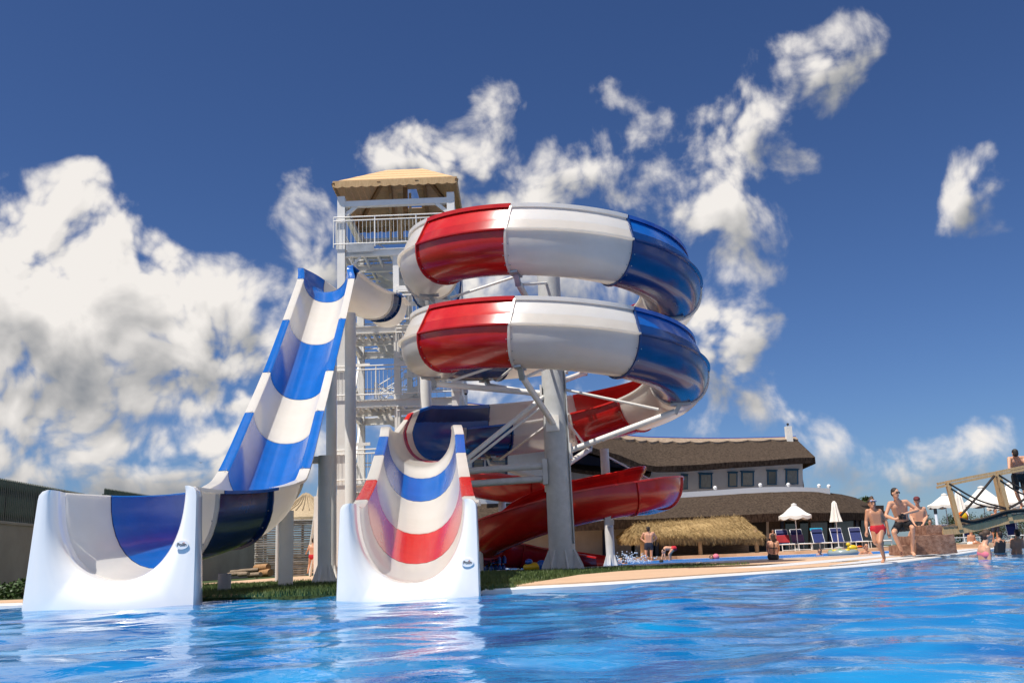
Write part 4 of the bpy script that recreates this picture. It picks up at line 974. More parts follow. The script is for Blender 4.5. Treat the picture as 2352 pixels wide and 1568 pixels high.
for x0, x1 in ((1385, 1392), (1505, 1513)):
    quadwall(PG, [(x0, 1300), (x0, 1195), (x1, 1195), (x1, 1300)], .12, navy, house, 'pilaster', .06)
quadwall(PG, [(1460, 1290), (1460, 1195), (1500, 1195), (1500, 1290)], .1, cream, house, 'wall_panel', .02)
for x0, x1 in ((1652, 1675), (1682, 1700)):
    quadwall(PG, [(x0, 1290), (x0, 1200), (x1, 1200), (x1, 1290)], .1, cream, house, 'wall_panel', .02)
for x0, x1, m_ in ((1738, 1766, cream), (1722, 1736, navy), (1794, 1800, navy), (1804, 1830, glass_d), (1838, 1856, glass_d), (1862, 1900, pane_c), (1905, 1910, navy), (1916, 1960, pane_c), (1966, 1972, navy), (1978, 2016, glass_d)):
    quadwall(PH, [(x0, 1270), (x0, 1194), (x1, 1194), (x1, 1268)], .08, m_, house, 'wall_panel' if m_ in (cream, navy) else 'glass_door', .05)

# ------------------------------------------------------------------ palm-thatched bar
def hut():
    Yf, Yb = 45.5, 50.0
    z_e = W(1600, 1233, Yf).z; z_r = W(1600, 1194, 48).z
    a, b = W(1450, 1218, Yf).x, W(1752, 1240, Yf).x
    t = thing('palm_bar', ((a+b)/2, 47.5, .05), 'open bar hut with a shaggy golden palm-thatch roof and peeled posts', 'hut')
    c00, c10, c11, c01 = V((a+.3, Yf, z_e+.15)), V((b, Yf, z_e-.05)), V((b, Yb, z_e)), V((a-.2, Yb, z_e+.25))
    r0, r1 = V((W(1460, 1200, 47.7).x, 47.7, z_r-.12)), V((W(1700, 1192, 47.7).x, 47.7, z_r+.05))
    q = MB(); q.add([c00, c10, c11, c01, r0, r1], [(0, 1, 5, 4), (2, 3, 4, 5), (1, 2, 5), (3, 0, 4)]); q.build('roof', palm, t)
    rr = random.Random(4); q = MB()
    def straw(p, dirv, ln, w_):
        sd = dirv.cross(V((rr.gauss(0, 1), -1, rr.gauss(0, .5)))).normalized()*w_; tip = p+dirv*ln
        q.add([p-sd, p+sd, tip+sd*.3, tip-sd*.3], [(0, 1, 2, 3)])
    for A, B, C, D, n_ in ((c00, c10, r1, r0, 9000), (c10, c11, r1, r1, 2500), (c01, c00, r0, r0, 1200)):
        nr = (B-A).cross(D-A).normalized(); nr = nr if nr.z > 0 else -nr
        for i in range(n_):
            u, v = rr.random(), rr.random()**1.25*1.0; top = D.lerp(C, u); bot = A.lerp(B, u); p = bot.lerp(top, v)+nr*rr.uniform(.0, .09)
            dn = (bot-top).normalized() if (bot-top).length > .01 else V((0, 0, -1)); dn = (dn+V((rr.gauss(0, .16), rr.gauss(0, .1), -.12+rr.gauss(.05, .14)))).normalized()
            straw(p, dn, rr.uniform(.22, .5), .012)
        for i in range(1300):
            p = A.lerp(B, rr.random())+V((0, 0, rr.uniform(-.02, .08))); straw(p, V((rr.gauss(0, .15), rr.gauss(-.12, .12), -1)).normalized(), rr.uniform(.15, .48), .012)
    for i in range(500): straw(r0.lerp(r1, rr.random())+V((0, 0, .03)), V((rr.gauss(0, .6), rr.gauss(0, .6), rr.uniform(-.2, .7))).normalized(), rr.uniform(.1, .26), .012)
    q.build('palm_straw', palm, t, kind='stuff')
    for x, y in ((1475, Yf+.3), (1608, Yf+.3), (1738, Yf+.3)):
        X = W(x, 1260, y).x; q = MB(); q.tube([(X, y, .05), (X+.02, y, z_e+.25)], [.105, .09], 12); q.build('post', timber_l, t, smooth=True)
    q = MB(); q.beam((a+.2, Yf+.3, z_e+.1), (b-.1, Yf+.3, z_e-.02), .1, .14); q.build('wall_plate', timber_l, t)
    q = MB(); q.box(((a+b)/2+1.0, 49.4, .62), (4.4, .5, 1.05)); q.build('counter', timber_d, t)
    return t
hut()

# ------------------------------------------------------------------ parasols, loungers, planting
def parasol(c, R, ztop, zbot, label, opened=True, poleh=None, group='white parasols'):
    t = thing('parasol', (c[0], c[1], c[2]), label, 'parasol', group); x, y, z0 = c; q = MB(); n_ = 8
    if opened:
        rows = []; seg = 6
        for u, zz in ((.10, ztop-.06), (.4, zbot+(ztop-zbot)*.66), (.72, zbot+(ztop-zbot)*.34), (1, zbot+.13)):
            rows.append([V((x+R*u*(1-.035*u*abs(math.sin(PI*(k % seg)/seg)))*math.cos(2*PI*k/(n_*seg)+.2), y+R*u*(1-.035*u*abs(math.sin(PI*(k % seg)/seg)))*math.sin(2*PI*k/(n_*seg)+.2), zz-.05*u*abs(math.sin(PI*(k % seg)/seg))*(1 if u > .3 else 0))) for k in range(n_*seg)])
        rows.append([p+V((0, 0, -.13-.05*abs(math.sin(PI*(k % seg)/seg)))) for k, p in enumerate(rows[-1])])
        N_ = n_*seg; vs = [p for r_ in rows for p in r_]
        q.add(vs, [(i*N_+k, i*N_+(k+1) % N_, (i+1)*N_+(k+1) % N_, (i+1)*N_+k) for i in range(len(rows)-1) for k in range(N_)]); q.build('canopy', canvas, t, smooth=25)
        MB().lathe((x, y, 0), [(0, ztop+.05), (.16*R, ztop-.0), (.17*R, ztop-.08)], 16).build('vent_cap', canvas, t, smooth=True)
        for k in range(n_):
            a = 2*PI*k/n_+.2; MB().tube([(x, y, ztop-.12), (x+R*.97*math.cos(a), y+R*.97*math.sin(a), zbot+.11)], .012, 5).build('rib', wframe, t)
    else:
        prof = []; N_ = 32; rows = []
        for u, zz in ((.12, ztop), (.38, ztop-.1*(ztop-zbot)), (.5, ztop-.35*(ztop-zbot)), (.75, zbot+.28*(ztop-zbot)), (1, zbot)):
            rows.append([V((x+R*u*(1+.22*math.cos(8*2*PI*k/N_))*math.cos(2*PI*k/N_), y+R*u*(1+.22*math.cos(8*2*PI*k/N_))*math.sin(2*PI*k/N_), zz)) for k in range(N_)])
        q.add([p for r_ in rows for p in r_], [(i*N_+k, i*N_+(k+1) % N_, (i+1)*N_+(k+1) % N_, (i+1)*N_+k) for i in range(4) for k in range(N_)]+[tuple(range(N_))]); q.build('canopy', canvas, t, smooth=40)
    MB().tube([(x, y, z0), (x, y, ztop-.02)], .025, 8).build('pole', wframe, t, smooth=True)
    MB().lathe((x, y, z0), [(0, .14), (.06, .13), (.28, .06), (.28, 0)], 14).build('base', mat('concrete', (.35, .34, .32), rough=.9), t)
    return t
def par(xc, ytop, ybot, half, Y, label, opened=True, z0=.24):
    c = W(xc, ytop, Y); parasol((c.x, Y, z0), half*Y/F*.975, c.z, W(xc, ybot, Y).z, label, opened)
par(1823, 1157, 1189, 38, 50, 'open cream parasol over the loungers beside the palm bar')
par(1915, 1150, 1198, 12.5, 50, 'closed cream parasol between the loungers on the terrace', False)
par(2168, 1134, 1164, 40, 56, 'open cream parasol at the left end of the wooden bridge')
par(2199, 1127, 1185, 15, 52, 'closed cream parasol just behind the first bridge post', False)
par(2253, 1117, 1162, 46, 58, 'open cream parasol seen under the middle of the bridge rail')
par(2318, 1109, 1160, 46, 55, 'open cream parasol behind the man on the bridge')
par(2300, 1130, 1168, 36, 64, 'low open cream parasol farther back behind the bridge')
px = W(2152, 1200, 34); q = MB(); q.tube([(px.x, 34, .08), (px.x, 34, W(2150, 1180, 34).z)], .05, 10); t = thing('parasol_stand', (px.x, 34, .08), 'short white pole with a black sleeve beside the stone block', 'pole')
q.build('pole', wframe, t); MB().tube([(px.x, 34, W(2150, 1180, 34).z), (px.x, 34, W(2150, 1167, 34).z)], .058, 10).build('sleeve', black, t)

def lounger(x, y, z, rot, back_m, seat_m, label, tw=None, deg=62):
    t = thing('sun_lounger', (x, y, z), label, 'sun lounger', 'sun loungers on the terrace'); t.rotation_euler.z = rot
    o = V((x, y, z)); w = .31
    def P(a, b, c): return o+V((a, b, c))
    q = MB()
    for s_ in (-w, w): q.tube([P(s_, 0, .34), P(s_, 1.9, .34)], .022, 8)
    q.tube([P(-w, 0, .34), P(w, 0, .34)], .03, 8); q.tube([P(-w, 1.9, .34), P(w, 1.9, .34)], .022, 8); q.build('frame', wframe, t, smooth=True)
    for s_ in (-w, w):
        for b in (.04, 1.35): MB().tube([P(s_, b, .34), P(s_, b, 0)], .02, 8).build('leg', wframe, t, smooth=True)
    MB().tube([P(-w, .04, .05), P(w, .04, .05)], .016, 8).build('stretcher', wframe, t)
    q = MB(); q.box(P(0, .58, .352), (2*w-.03, 1.1, .03)); q.build('seat', seat_m, t)
    a = math.radians(deg); d = V((0, math.cos(a), math.sin(a))); h = P(0, 1.12, .36); nrm = V((0, -math.sin(a), math.cos(a)))
    q = MB(); q.box(h+d*.40, (2*w-.05, .8, .03), (V((1, 0, 0)), d, nrm)); q.build('backrest', back_m, t)
    q = MB()
    for s_ in (-w+.02, w-.02): q.tube([h+V((s_, 0, 0)), h+V((s_, 0, 0))+d*.82], .018, 8)
    q.tube([h+V((-w+.02, 0, 0))+d*.82, h+V((w-.02, 0, 0))+d*.82], .018, 8); q.build('back_frame', wframe, t, smooth=True)
    q = MB(); q.box(h+d*.68+nrm*.04, (2*w-.08, .2, .06), (V((1, 0, 0)), d, nrm)); q.build('pillow', lnavy, t)
    if tw:
        q = MB(); q.box(h+d*(.28 if tw[1] == 'low' else .78)+nrm*.03, (2*w+.02, .42 if tw[1] == 'low' else .14, .045), (V((1, 0, 0)), d, nrm))
        tt = link('towel', q.mesh('towel', tw[0], False, V((x, y, z))), None, (x, y, z)); tt.rotation_euler.z = rot; tag(tt, tw[2], 'towel', 'towels on loungers')
    return t
for x, Y, bm_, sm_, lb, tw in ((1812, 49.0, lblue, lblue, 'blue lounger under the open parasol, leftmost on the terrace', (towel_r, 'low', 'dark red towel on the leftmost lounger')),
                               (1850, 49.6, lblue, lnavy, 'blue lounger second from the left on the terrace', (towel_p, 'low', 'purple striped towel on the second lounger')),
                               (1898, 50.2, lblue, lblue, 'blue lounger left of the closed parasol pole', (towel_t, 'top', 'turquoise towel hung over a blue lounger\'s head end')),
                               (1942, 50.6, lblue, lblue, 'blue lounger right of the closed parasol, facing the second pool', None),
                               (1982, 51.0, lblue, lblue, 'blue lounger partly hidden behind the running child', None),
                               (2036, 51.0, lblue, lblue, 'blue lounger partly hidden behind the seated man', None)):
    X = W(x, 1255, Y).x; lounger(X, Y, .24, rnd.uniform(-.12, .12), bm_, sm_, lb, tw)
for x, Y, lb, rot in ((2226, 53.5, 'blue lounger under the low end of the wooden bridge', .5), (2262, 55, 'blue lounger behind the woman in the pool', .3), (2338, 54, 'blue lounger at the right picture edge under the bridge', -.3)):
    X = W(x, 1235, Y).x; lounger(X, Y, .24, rot, lblue, lnavy, lb)
MB().prism([(19, 50.4), (24.2, 51.2), (30, 53), (80, 55), (80, 90), (17, 90)], .0, .24).build('far_terrace', deck_m, kind='structure')

def tree(x, y, h, w, label, n_=1500, m_=None, seed=1, bare=.22):
    rr = random.Random(seed); t = thing('tree', (x, y, .05), label, 'tree', 'trees beyond the water park')
    q = MB(); q.tube([(x, y, .0), (x+.1, y, h*.4), (x, y, h*.85)], [h*.03, h*.022, h*.006], 8)
    cl = []
    for i in range(11):
        a = rr.uniform(0, 2*PI); z = h*rr.uniform(.3, .92); r_ = w*rr.uniform(.25, .85)*(1.1-abs(z/h-.55)); c = V((x+r_*math.cos(a), y+r_*math.sin(a), z)); cl.append((c, w*rr.uniform(.22, .42)))
        q.tube([(x, y, z*.7), c], [h*.01, h*.003], 5)
    q.build('trunk', bark, t, smooth=True); q = MB(); s_ = h*.045
    for i in range(n_):
        c, r_ = cl[rr.randrange(len(cl))]; d = V((rr.gauss(0, 1), rr.gauss(0, 1), rr.gauss(0, .8))).normalized()*r_*rr.random()**.4
        p = c+d; u = V((rr.gauss(0, 1), rr.gauss(0, 1), rr.gauss(0, .6))).normalized(); v = u.cross(V((rr.gauss(0, 1), rr.gauss(0, 1), 1))).normalized(); k = s_*rr.uniform(.5, 1.2)
        q.add([p-v*k*.4, p+u*k, p+v*k*.4, p-u*k*.2], [(0, 1, 2, 3)])
    q.build('crown', m_ or leaf_d, t); return t
names = ['leftmost', 'second from the left', 'third from the left', 'fourth from the left', 'fifth from the left', 'rightmost']
for k, (x, yt, w_) in enumerate(((2132, 1192, 1.9), (2160, 1184, 2.1), (2200, 1189, 2.2), (2246, 1180, 2.3), (2290, 1190, 2.2), (2340, 1186, 2.4))):
    c = W(x, yt, 84); tree(c.x, 84, c.z, w_, 'dark bushy tree beyond the loungers, '+names[k]+' of the row under the bridge', 3600, seed=k+3)
for k, (x, yt, w_, lb) in enumerate(((1952, 1118, 1.4, 'pale green tree top showing over the right end of the lower thatch roof'), (1985, 1120, .9, 'small tree top behind the running child, over the thatch roof'))):
    c = W(x, yt, 88); tree(c.x, 88, c.z, w_, lb, 900, leaf, seed=k+20)

# ------------------------------------------------------------------ stone block, wooden bridge
bl = thing('stone_block', W(2140, 1268, 23.3), 'stepped brown stone block beside the pool under the bridge end', 'block')
def pblock(x0, x1, y0, y1, Y, dep, name='stone'):
    a = W(x0, y1, Y); b = W(x1, y0, Y); z0 = max(.075, min(a.z, b.z)) if y1 > 1262 else W((x0+x1)/2, y1, Y).z; z1 = W((x0+x1)/2, y0, Y).z
    x0_, x1_ = W(x0, (y0+y1)/2, Y).x, W(x1, (y0+y1)/2, Y).x; q = MB()
    h = (z0+z1)/2; rr = random.Random(int(x0)); nx_, nz_ = 6, 4; e = .02
    bmx = bmesh.new(); bmesh.ops.create_cube(bmx, size=1); bmesh.ops.subdivide_edges(bmx, edges=bmx.edges[:], cuts=4, use_grid_fill=True)
    for v in bmx.verts: v.co = V((v.co.x*(x1_-x0_), v.co.y*dep, v.co.z*(z1-z0)))+V((rr.gauss(0, .008), rr.gauss(0, .008), rr.gauss(0, .006)))+V(((x0_+x1_)/2, Y+dep/2, h))
    q.add([v.co.copy() for v in bmx.verts], [[v.index for v in f_.verts] for f_ in bmx.faces]); bmx.free()
    return q.build(name, brick_m, bl, smooth=20)
pblock(2104, 2195, 1228, 1274, 23, 1.1); pblock(2128, 2164, 1205, 1228, 23.1, .8); pblock(2074, 2103.5, 1251, 1275, 23.2, .9)

BR = thing('wooden_bridge', W(2260, 1215, 24.4), 'light wooden footbridge with rope sides over the pool at the right', 'bridge')
def bp_(x, y, d=0): return W(x, y, 24.4+d)
deckp = [bp_(2164, 1214), bp_(2205, 1211), bp_(2250, 1203), bp_(2321, 1187), bp_(2380, 1180), bp_(2480, 1176)]
DP = catmull(deckp, 6); q = MB()
for dy in (0, 1.3):
    q = MB(); vs = []
    for p in DP: vs += [p+V((0, dy+a_, b_)) for a_, b_ in ((-.035, .02), (.035, .02), (.035, -.15), (-.035, -.15))]
    q.add(vs, [(i*4+k, i*4+(k+1) % 4, i*4+4+(k+1) % 4, i*4+4+k) for i in range(len(DP)-1) for k in range(4)]+[(0, 1, 2, 3), tuple(len(vs)-4+k for k in range(4))]); q.build('side_beam', timber_l, BR)
pk = 0; ln = sum((DP[i+1]-DP[i]).length for i in range(len(DP)-1)); s_ = .08
plank_me = MB().box((0, 0, 0), (.12, 1.4, .03)).mesh('plank', timber_d)
acc_ = 0; nxt = .08; locs = []
for i in range(len(DP)-1):
    seg = (DP[i+1]-DP[i]).length
    while nxt < acc_+seg: locs.append(DP[i].lerp(DP[i+1], (nxt-acc_)/seg)+V((0, .65, .045))); nxt += .135
    acc_ += seg
copies('plank', plank_me, BR, locs)
for dy, sfx in ((0, 0), (1.3, 1)):
    for x0, y0, x1, y1 in ((2176, 1106, 2205, 1216), (2291, 1082, 2320, 1196), (2420, 1068, 2440, 1184)):
        a, b = bp_(x0, y0, dy), bp_(x1, y1, dy); q = MB(); q.beam(a, b, .10, .12); q.build('post', timber_l, BR)
    for ddy, x_ in ((0, 0), (22, 0)):
        pts_ = [bp_(2153, 1111, dy), bp_(2220, 1097, dy), bp_(2289, 1084, dy), bp_(2352, 1071, dy), bp_(2480, 1050, dy)] if ddy == 0 else [bp_(2152, 1119, dy), bp_(2220, 1104, dy), bp_(2289, 1090, dy), bp_(2352, 1078, dy), bp_(2480, 1058, dy)]
        q = MB()
        for i in range(4): q.beam(pts_[i], pts_[i+1], .07, .06)
        q.build('handrail', timber_l, BR)
def rope(pts_, r_=.022):
    MB().tube(catmull([bp_(*p) for p in pts_], 5), r_, 6).build('rope', rope_m, BR, smooth=True)
rope([(2180, 1110, -.06), (2245, 1147, -.06), (2310, 1166, -.06)]); rope([(2184, 1121, -.06), (2245, 1157, -.06), (2310, 1169, -.06)])
rope([(2284, 1092, -.07), (2245, 1140, -.07), (2206, 1184, -.07)], .03); rope([(2294, 1090, -.06), (2340, 1118, -.06), (2400, 1140, -.06)]); rope([(2297, 1102, -.06), (2340, 1130, -.06), (2400, 1150, -.06)])
rope([(2318, 1166, -.07), (2360, 1140, -.07), (2420, 1080, -.07)], .03)
rope([(2206, 1190, -.08), (2235, 1196, -.08), (2280, 1184, -.08), (2320, 1172, -.08), (2400, 1168, -.08)], .032)
rope([(2206, 1195, -.05), (2240, 1199, -.05), (2285, 1187, -.05), (2325, 1176, -.05), (2400, 1172, -.05)], .028)
a, b = bp_(2285, 1091, .65), bp_(2304, 1176, .65); MB().beam(a, b, .09, .1).build('post', timber_l, BR)

# ------------------------------------------------------------------ small things
c = G(1934, 1266, .1); c = W(1936, 1267, 31); c.z = .10
t = thing('swim_ring', c, 'grey and green swim ring floating in the second pool', 'swim ring')
q = MB(); n_, k_ = 28, 10; R_, r_ = .36, .12
q.add([c+V(((R_+r_*math.cos(2*PI*j/k_))*math.cos(2*PI*i/n_), (R_+r_*math.cos(2*PI*j/k_))*math.sin(2*PI*i/n_), .06+r_*math.sin(2*PI*j/k_))) for i in range(n_) for j in range(k_)],
      [(i*k_+j, i*k_+(j+1) % k_, ((i+1) % n_)*k_+(j+1) % k_, ((i+1) % n_)*k_+j) for i in range(n_) for j in range(k_)]); q.build('tube', grey_v, t, smooth=True)
for a in (0.4, 1.5, 2.6, 3.7, 4.8, 5.9): MB().ball(c+V((R_*math.cos(a), R_*math.sin(a), .145)), (.09, .09, .05)).build('spot', green_v if a < 3 else yellow, t, smooth=True)
q = MB(); dd = c+V((.28, -.1, .22)); q.ball(dd, (.17, .11, .09)); q.ball(dd+V((-.12, 0, .1)), .07); q.build('duck_head', yellow, t, smooth=True); MB().ball(dd+V((.22, 0, .02)), (.12, .06, .04)).build('tail', orange, t, smooth=True)
c = W(2208, 1195, 25.4)+V((0, 0, 0)); c = W(2211, 1186, 25.0)
t = thing('beach_ball', c-V((0, 0, .1)), 'yellow and orange beach ball resting on the bridge deck', 'ball')
for k, m_ in enumerate((yellow, green_v, yellow, orange, yellow, red_c)):
    q = MB(); vs = []; nv = 10
    for j in range(nv+1):
        for i in range(4): a = 2*PI*(k+i/3)/6; vs.append(c+V((.135*math.sin(PI*j/nv)*math.cos(a), .135*math.sin(PI*j/nv)*math.sin(a), .135*math.cos(PI*j/nv))))
    q.add(vs, [(j*4+i, j*4+i+1, j*4+5+i, j*4+4+i) for j in range(nv) for i in range(3)]); q.build('panel', m_, t, smooth=True)
# blue bottles and float toys at the foot of the red slide
kk = 0
for r_i, (yb, n_) in enumerate(((1303, 6), (1286, 6), (1270, 5))):
    for i in range(n_):
        x = 1110+i*9.5+rnd.uniform(-2, 2); c = W(x, yb, 27.2+.12*(i % 2)); z0 = .05+r_i*.235
        q = thing('water_bottle', (c.x, c.y, z0), 'blue water bottle by the red slide\'s foot, '+('first', 'second', 'third', 'fourth', 'fifth', 'sixth')[i]+' from the left in the '+('bottom row', 'middle row', 'top row')[r_i], 'bottle', 'blue bottles stacked by the red slide')
        MB().lathe((c.x, c.y, z0), [(0, 0), (.055, 0), (.06, .02), (.06, .06), (.056, .07), (.06, .08), (.06, .14), (.03, .19), (.018, .2), (.018, .215)], 12).build('bottle_body', bluep, q, smooth=40)
        MB().lathe((c.x, c.y, z0), [(.02, .21), (.02, .232), (0, .233)], 10).build('cap', orange if (i+r_i) % 3 == 0 else wframe, q)
c = W(1224, 1299, 25.2); t = thing('toy_boat', (c.x, c.y, .05), 'small yellow and blue inflatable toy on the grass by the red slide', 'toy')
MB().ball((c.x, c.y, .17), (.26, .18, .12)).build('hull', yellow, t, smooth=True); MB().ball((c.x+.22, c.y-.03, .2), (.14, .13, .14)).build('bow', bluep, t, smooth=True); MB().ball((c.x-.1, c.y-.05, .3), (.1, .1, .08)).build('cabin', bluep, t, smooth=True)
c = W(1645, 1282, 38.6); solo('play_ball', MB().ball((c.x, c.y, .16), .13), pink_c, 'pink ball floating beside a swimmer in the second pool', 'ball', (c.x, c.y, .1), True)
# splash of droplets in the second pool
c = W(1452, 1285, 33); q = MB(); rr = random.Random(9)
for i in range(240):
    p = V((c.x+rr.gauss(0, .32), 33+rr.gauss(0, .2), .1+abs(rr.gauss(0, .16)))); q.ball(p, rr.uniform(.008, .03), 6, 4)
o = q.build('water_splash', mat('foam', (.7, .76, .82), rough=.2), None, smooth=True); tag(o, kind='stuff')
b_ = W(462, 1062, 60); q = MB(); q.add([b_+V((-.16, 0, .05)), b_+V((-.05, .03, .02)), b_, b_+V((.05, .03, .03)), b_+V((.14, 0, .10)), b_+V((.0, -.07, -.01)), b_+V((0, .10, 0)), b_+V((0, 0, -.03))], [(0, 1, 7), (1, 2, 7), (2, 3, 7), (3, 4, 7), (5, 2, 7), (6, 2, 7), (0, 1, 2), (2, 3, 4)])
solo('bird', q, black, 'tiny dark bird flying in front of the low clouds at the left', 'bird', b_)

# ------------------------------------------------------------------ people
DG = bpy.context.evaluated_depsgraph_get
def fuse(mb, vox, name, m_, parent, smooth_it=4):
    """one continuous skin grown over overlapping tapered volumes"""
    off = root_loc(parent); me = mb.mesh('tmp', None, False, off); o = bpy.data.objects.new('tmp', me); col.objects.link(o)
    r_ = o.modifiers.new('r', 'REMESH'); r_.mode = 'VOXEL'; r_.voxel_size = vox
    s_ = o.modifiers.new('s', 'SMOOTH'); s_.factor = .5; s_.iterations = smooth_it
    bpy.context.view_layer.update(); out = bpy.data.meshes.new_from_object(o.evaluated_get(DG()))
    bpy.data.objects.remove(o); out.name = name; out.materials.clear(); out.materials.append(m_); out.shade_smooth()
    return link(name, out, parent)
def cone(mb, a, b, ra, rb, n=10):
    a, b = V(a), V(b); mb.ball(a, ra, n, 7); mb.ball(b, rb, n, 7)
    if (b-a).length > 1e-4: mb.tube([a, b], [ra, rb], n)
def person(label, Y, J, s=1., skin=skin1, hair=hair_d, face='front', wear=(), group=None, vox=.014, fingers=False, hairstyle='short', extra=None, cat='person', glasses=False):
    P = {k: W(v[0], v[1], Y+(v[2] if len(v) > 2 else 0)) for k, v in J.items()}
    feet = [P[k] for k in ('toL', 'toR', 'anL', 'anR') if k in P]
    base = min(feet, key=lambda p: p.z).copy() if feet else V((P['head'].x, P['head'].y, 0))
    t = thing('person', base, label, cat, group); mb = MB(); H = P['head']
    fd = {'front': V((0, -1, 0)), 'back': V((0, 1, 0)), 'left': V((-1, -.25, 0)), 'right': V((1, -.25, 0)), 'fright': V((.5, -1, -.1)), 'down': V((0, -.6, -.8)), 'fleft': V((-.4, -1, -.1))}[face].normalized()
    upv = V((0, 0, 1)); sd = fd.cross(upv).normalized(); hu = sd.cross(fd).normalized(); ax = (sd, fd, hu); hs = s
    mb.ball(H+hu*.02*hs, (.074*hs, .092*hs, .098*hs), 16, 12, ax); mb.ball(H+fd*.03*hs-hu*.055*hs, (.052*hs, .058*hs, .062*hs), 14, 10, ax)
    mb.ball(H+fd*.092*hs-hu*.018*hs, (.014*hs, .018*hs, .022*hs), 8, 6, ax)
    for q_ in (-1, 1): mb.ball(H+sd*q_*.076*hs-hu*.01*hs-fd*.01*hs, (.012*hs, .02*hs, .03*hs), 8, 6, ax)
    if 'shL' in P:
        L_, R_ = P['shL'], P['shR']; ch = (L_+R_)/2; nk = P.get('neck', ch+V((0, 0, .05*s)))
        cone(mb, ch+V((0, 0, .0)), H-hu*.06*hs-fd*.015*hs, .058*s, .05*s)
        cone(mb, ch+V((0, 0, .01)), nk, .075*s, .055*s)
        lat = (R_-L_); 
        for sg, e in ((-1, L_), (1, R_)): cone(mb, ch+V((0, 0, -.005)), e, .062*s, .058*s)
        if 'hipL' in P:
            hl, hr = P['hipL'], P['hipR']; hc = (hl+hr)/2
            for u in (-.36, .0, .36):
                a_ = ch+lat*u*.72-(ch-hc)*.16; w_ = ch.lerp(hc, .68)+lat*u*.52; b_ = hc+(hr-hl)*u*1.05
                cone(mb, a_, w_, .098*s, .088*s); cone(mb, w_, b_, .088*s, .098*s)
            for h_, k_, a_, to in ((hl, 'knL', 'anL', 'toL'), (hr, 'knR', 'anR', 'toR')):
                if k_ not in P: continue
                K = P[k_]; cone(mb, h_, h_.lerp(K, .35), .092*s, .083*s); cone(mb, h_.lerp(K, .35), K, .083*s, .056*s)
                if a_ in P:
                    A_ = P[a_]; c_ = K.lerp(A_, .3)+V((0, .015*s, 0)); cone(mb, K, c_, .054*s, .056*s); cone(mb, c_, A_, .056*s, .034*s)
                    if to in P:
                        T_ = P[to]; cone(mb, A_-V((0, -.03*s, .03*s)), T_, .034*s, .024*s); dv = (T_-A_); 
                        cone(mb, A_.lerp(T_, .5), T_+V((.02*s, 0, 0)), .03*s, .022*s); cone(mb, A_.lerp(T_, .5), T_-V((.02*s, 0, 0)), .03*s, .02*s)
        else:
            for u in (-.3, 0, .3): cone(mb, ch+lat*u*.75-V((0, 0, .1*s)), ch+lat*u*.6-V((0, 0, .5*s)), .1*s, .09*s)
        for S_, e_, w_ in ((L_, 'elL', 'wrL'), (R_, 'elR', 'wrR')):
            if e_ not in P: continue
            E_ = P[e_]; cone(mb, S_, S_.lerp(E_, .4), .056*s, .047*s); cone(mb, S_.lerp(E_, .4), E_, .047*s, .038*s)
            if w_ in P:
                W_ = P[w_]; m_ = E_.lerp(W_, .3); cone(mb, E_, m_, .038*s, .041*s); cone(mb, m_, W_, .041*s, .026*s)
                d = (P[w_.replace('wr', 'ha')]-W_).normalized() if w_.replace('wr', 'ha') in P else (W_-E_).normalized()
                cone(mb, W_, W_+d*.07*s, .026*s, .036*s, 8); sx = d.cross(V((0, 1, .2))).normalized()
                for fi, (o_, fl) in enumerate(((-.030, .062), (-.010, .074), (.010, .070), (.028, .056))):
                    f0 = W_+d*.08*s+sx*o_*s; f1 = f0+d*fl*.55*s+V((0, -.008, -.004)); cone(mb, f0, f1, .0105*s, .0095*s, 6); cone(mb, f1, f1+(d*.8+V((0, -.4, -.2))).normalized()*fl*.5*s, .0095*s, .008*s, 6)
                sg = 1 if S_ is L_ else -1; cone(mb, W_+d*.03*s, W_+d*.075*s+sx*sg*.052*s+V((0, -.012, 0)), .014*s, .010*s, 6)
    body = fuse(mb, vox, 'body', skin, t)
    # face
    if face != 'back':
        for q_ in (-1, 1):
            if glasses: MB().ball(H+sd*q_*.034*hs+fd*.086*hs+hu*.012*hs, (.031*hs, .012*hs, .021*hs), 10, 7, ax).build('sunglass_lens', eye_d, t, smooth=True)
            else: MB().ball(H+sd*q_*.031*hs+fd*.080*hs+hu*.010*hs, (.014*hs, .012*hs, .008*hs), 8, 6, ax).build('eye', eye_d, t, smooth=True)
            MB().ball(H+sd*q_*.033*hs+fd*.082*hs+hu*.034*hs, (.02*hs, .01*hs, .005*hs), 8, 5, ax).build('eyebrow', hair, t, smooth=True)
        MB().ball(H+fd*.084*hs-hu*.058*hs, (.024*hs, .01*hs, .007*hs), 10, 6, ax).build('mouth', lipm, t, smooth=True)
        if glasses: MB().tube([H+sd*-.07*hs+fd*.05*hs+hu*.015*hs, H+sd*-.05*hs+fd*.09*hs+hu*.018*hs, H+sd*.05*hs+fd*.09*hs+hu*.018*hs, H+sd*.07*hs+fd*.05*hs+hu*.015*hs], .005*hs, 6).build('sunglass_frame', eye_d, t)
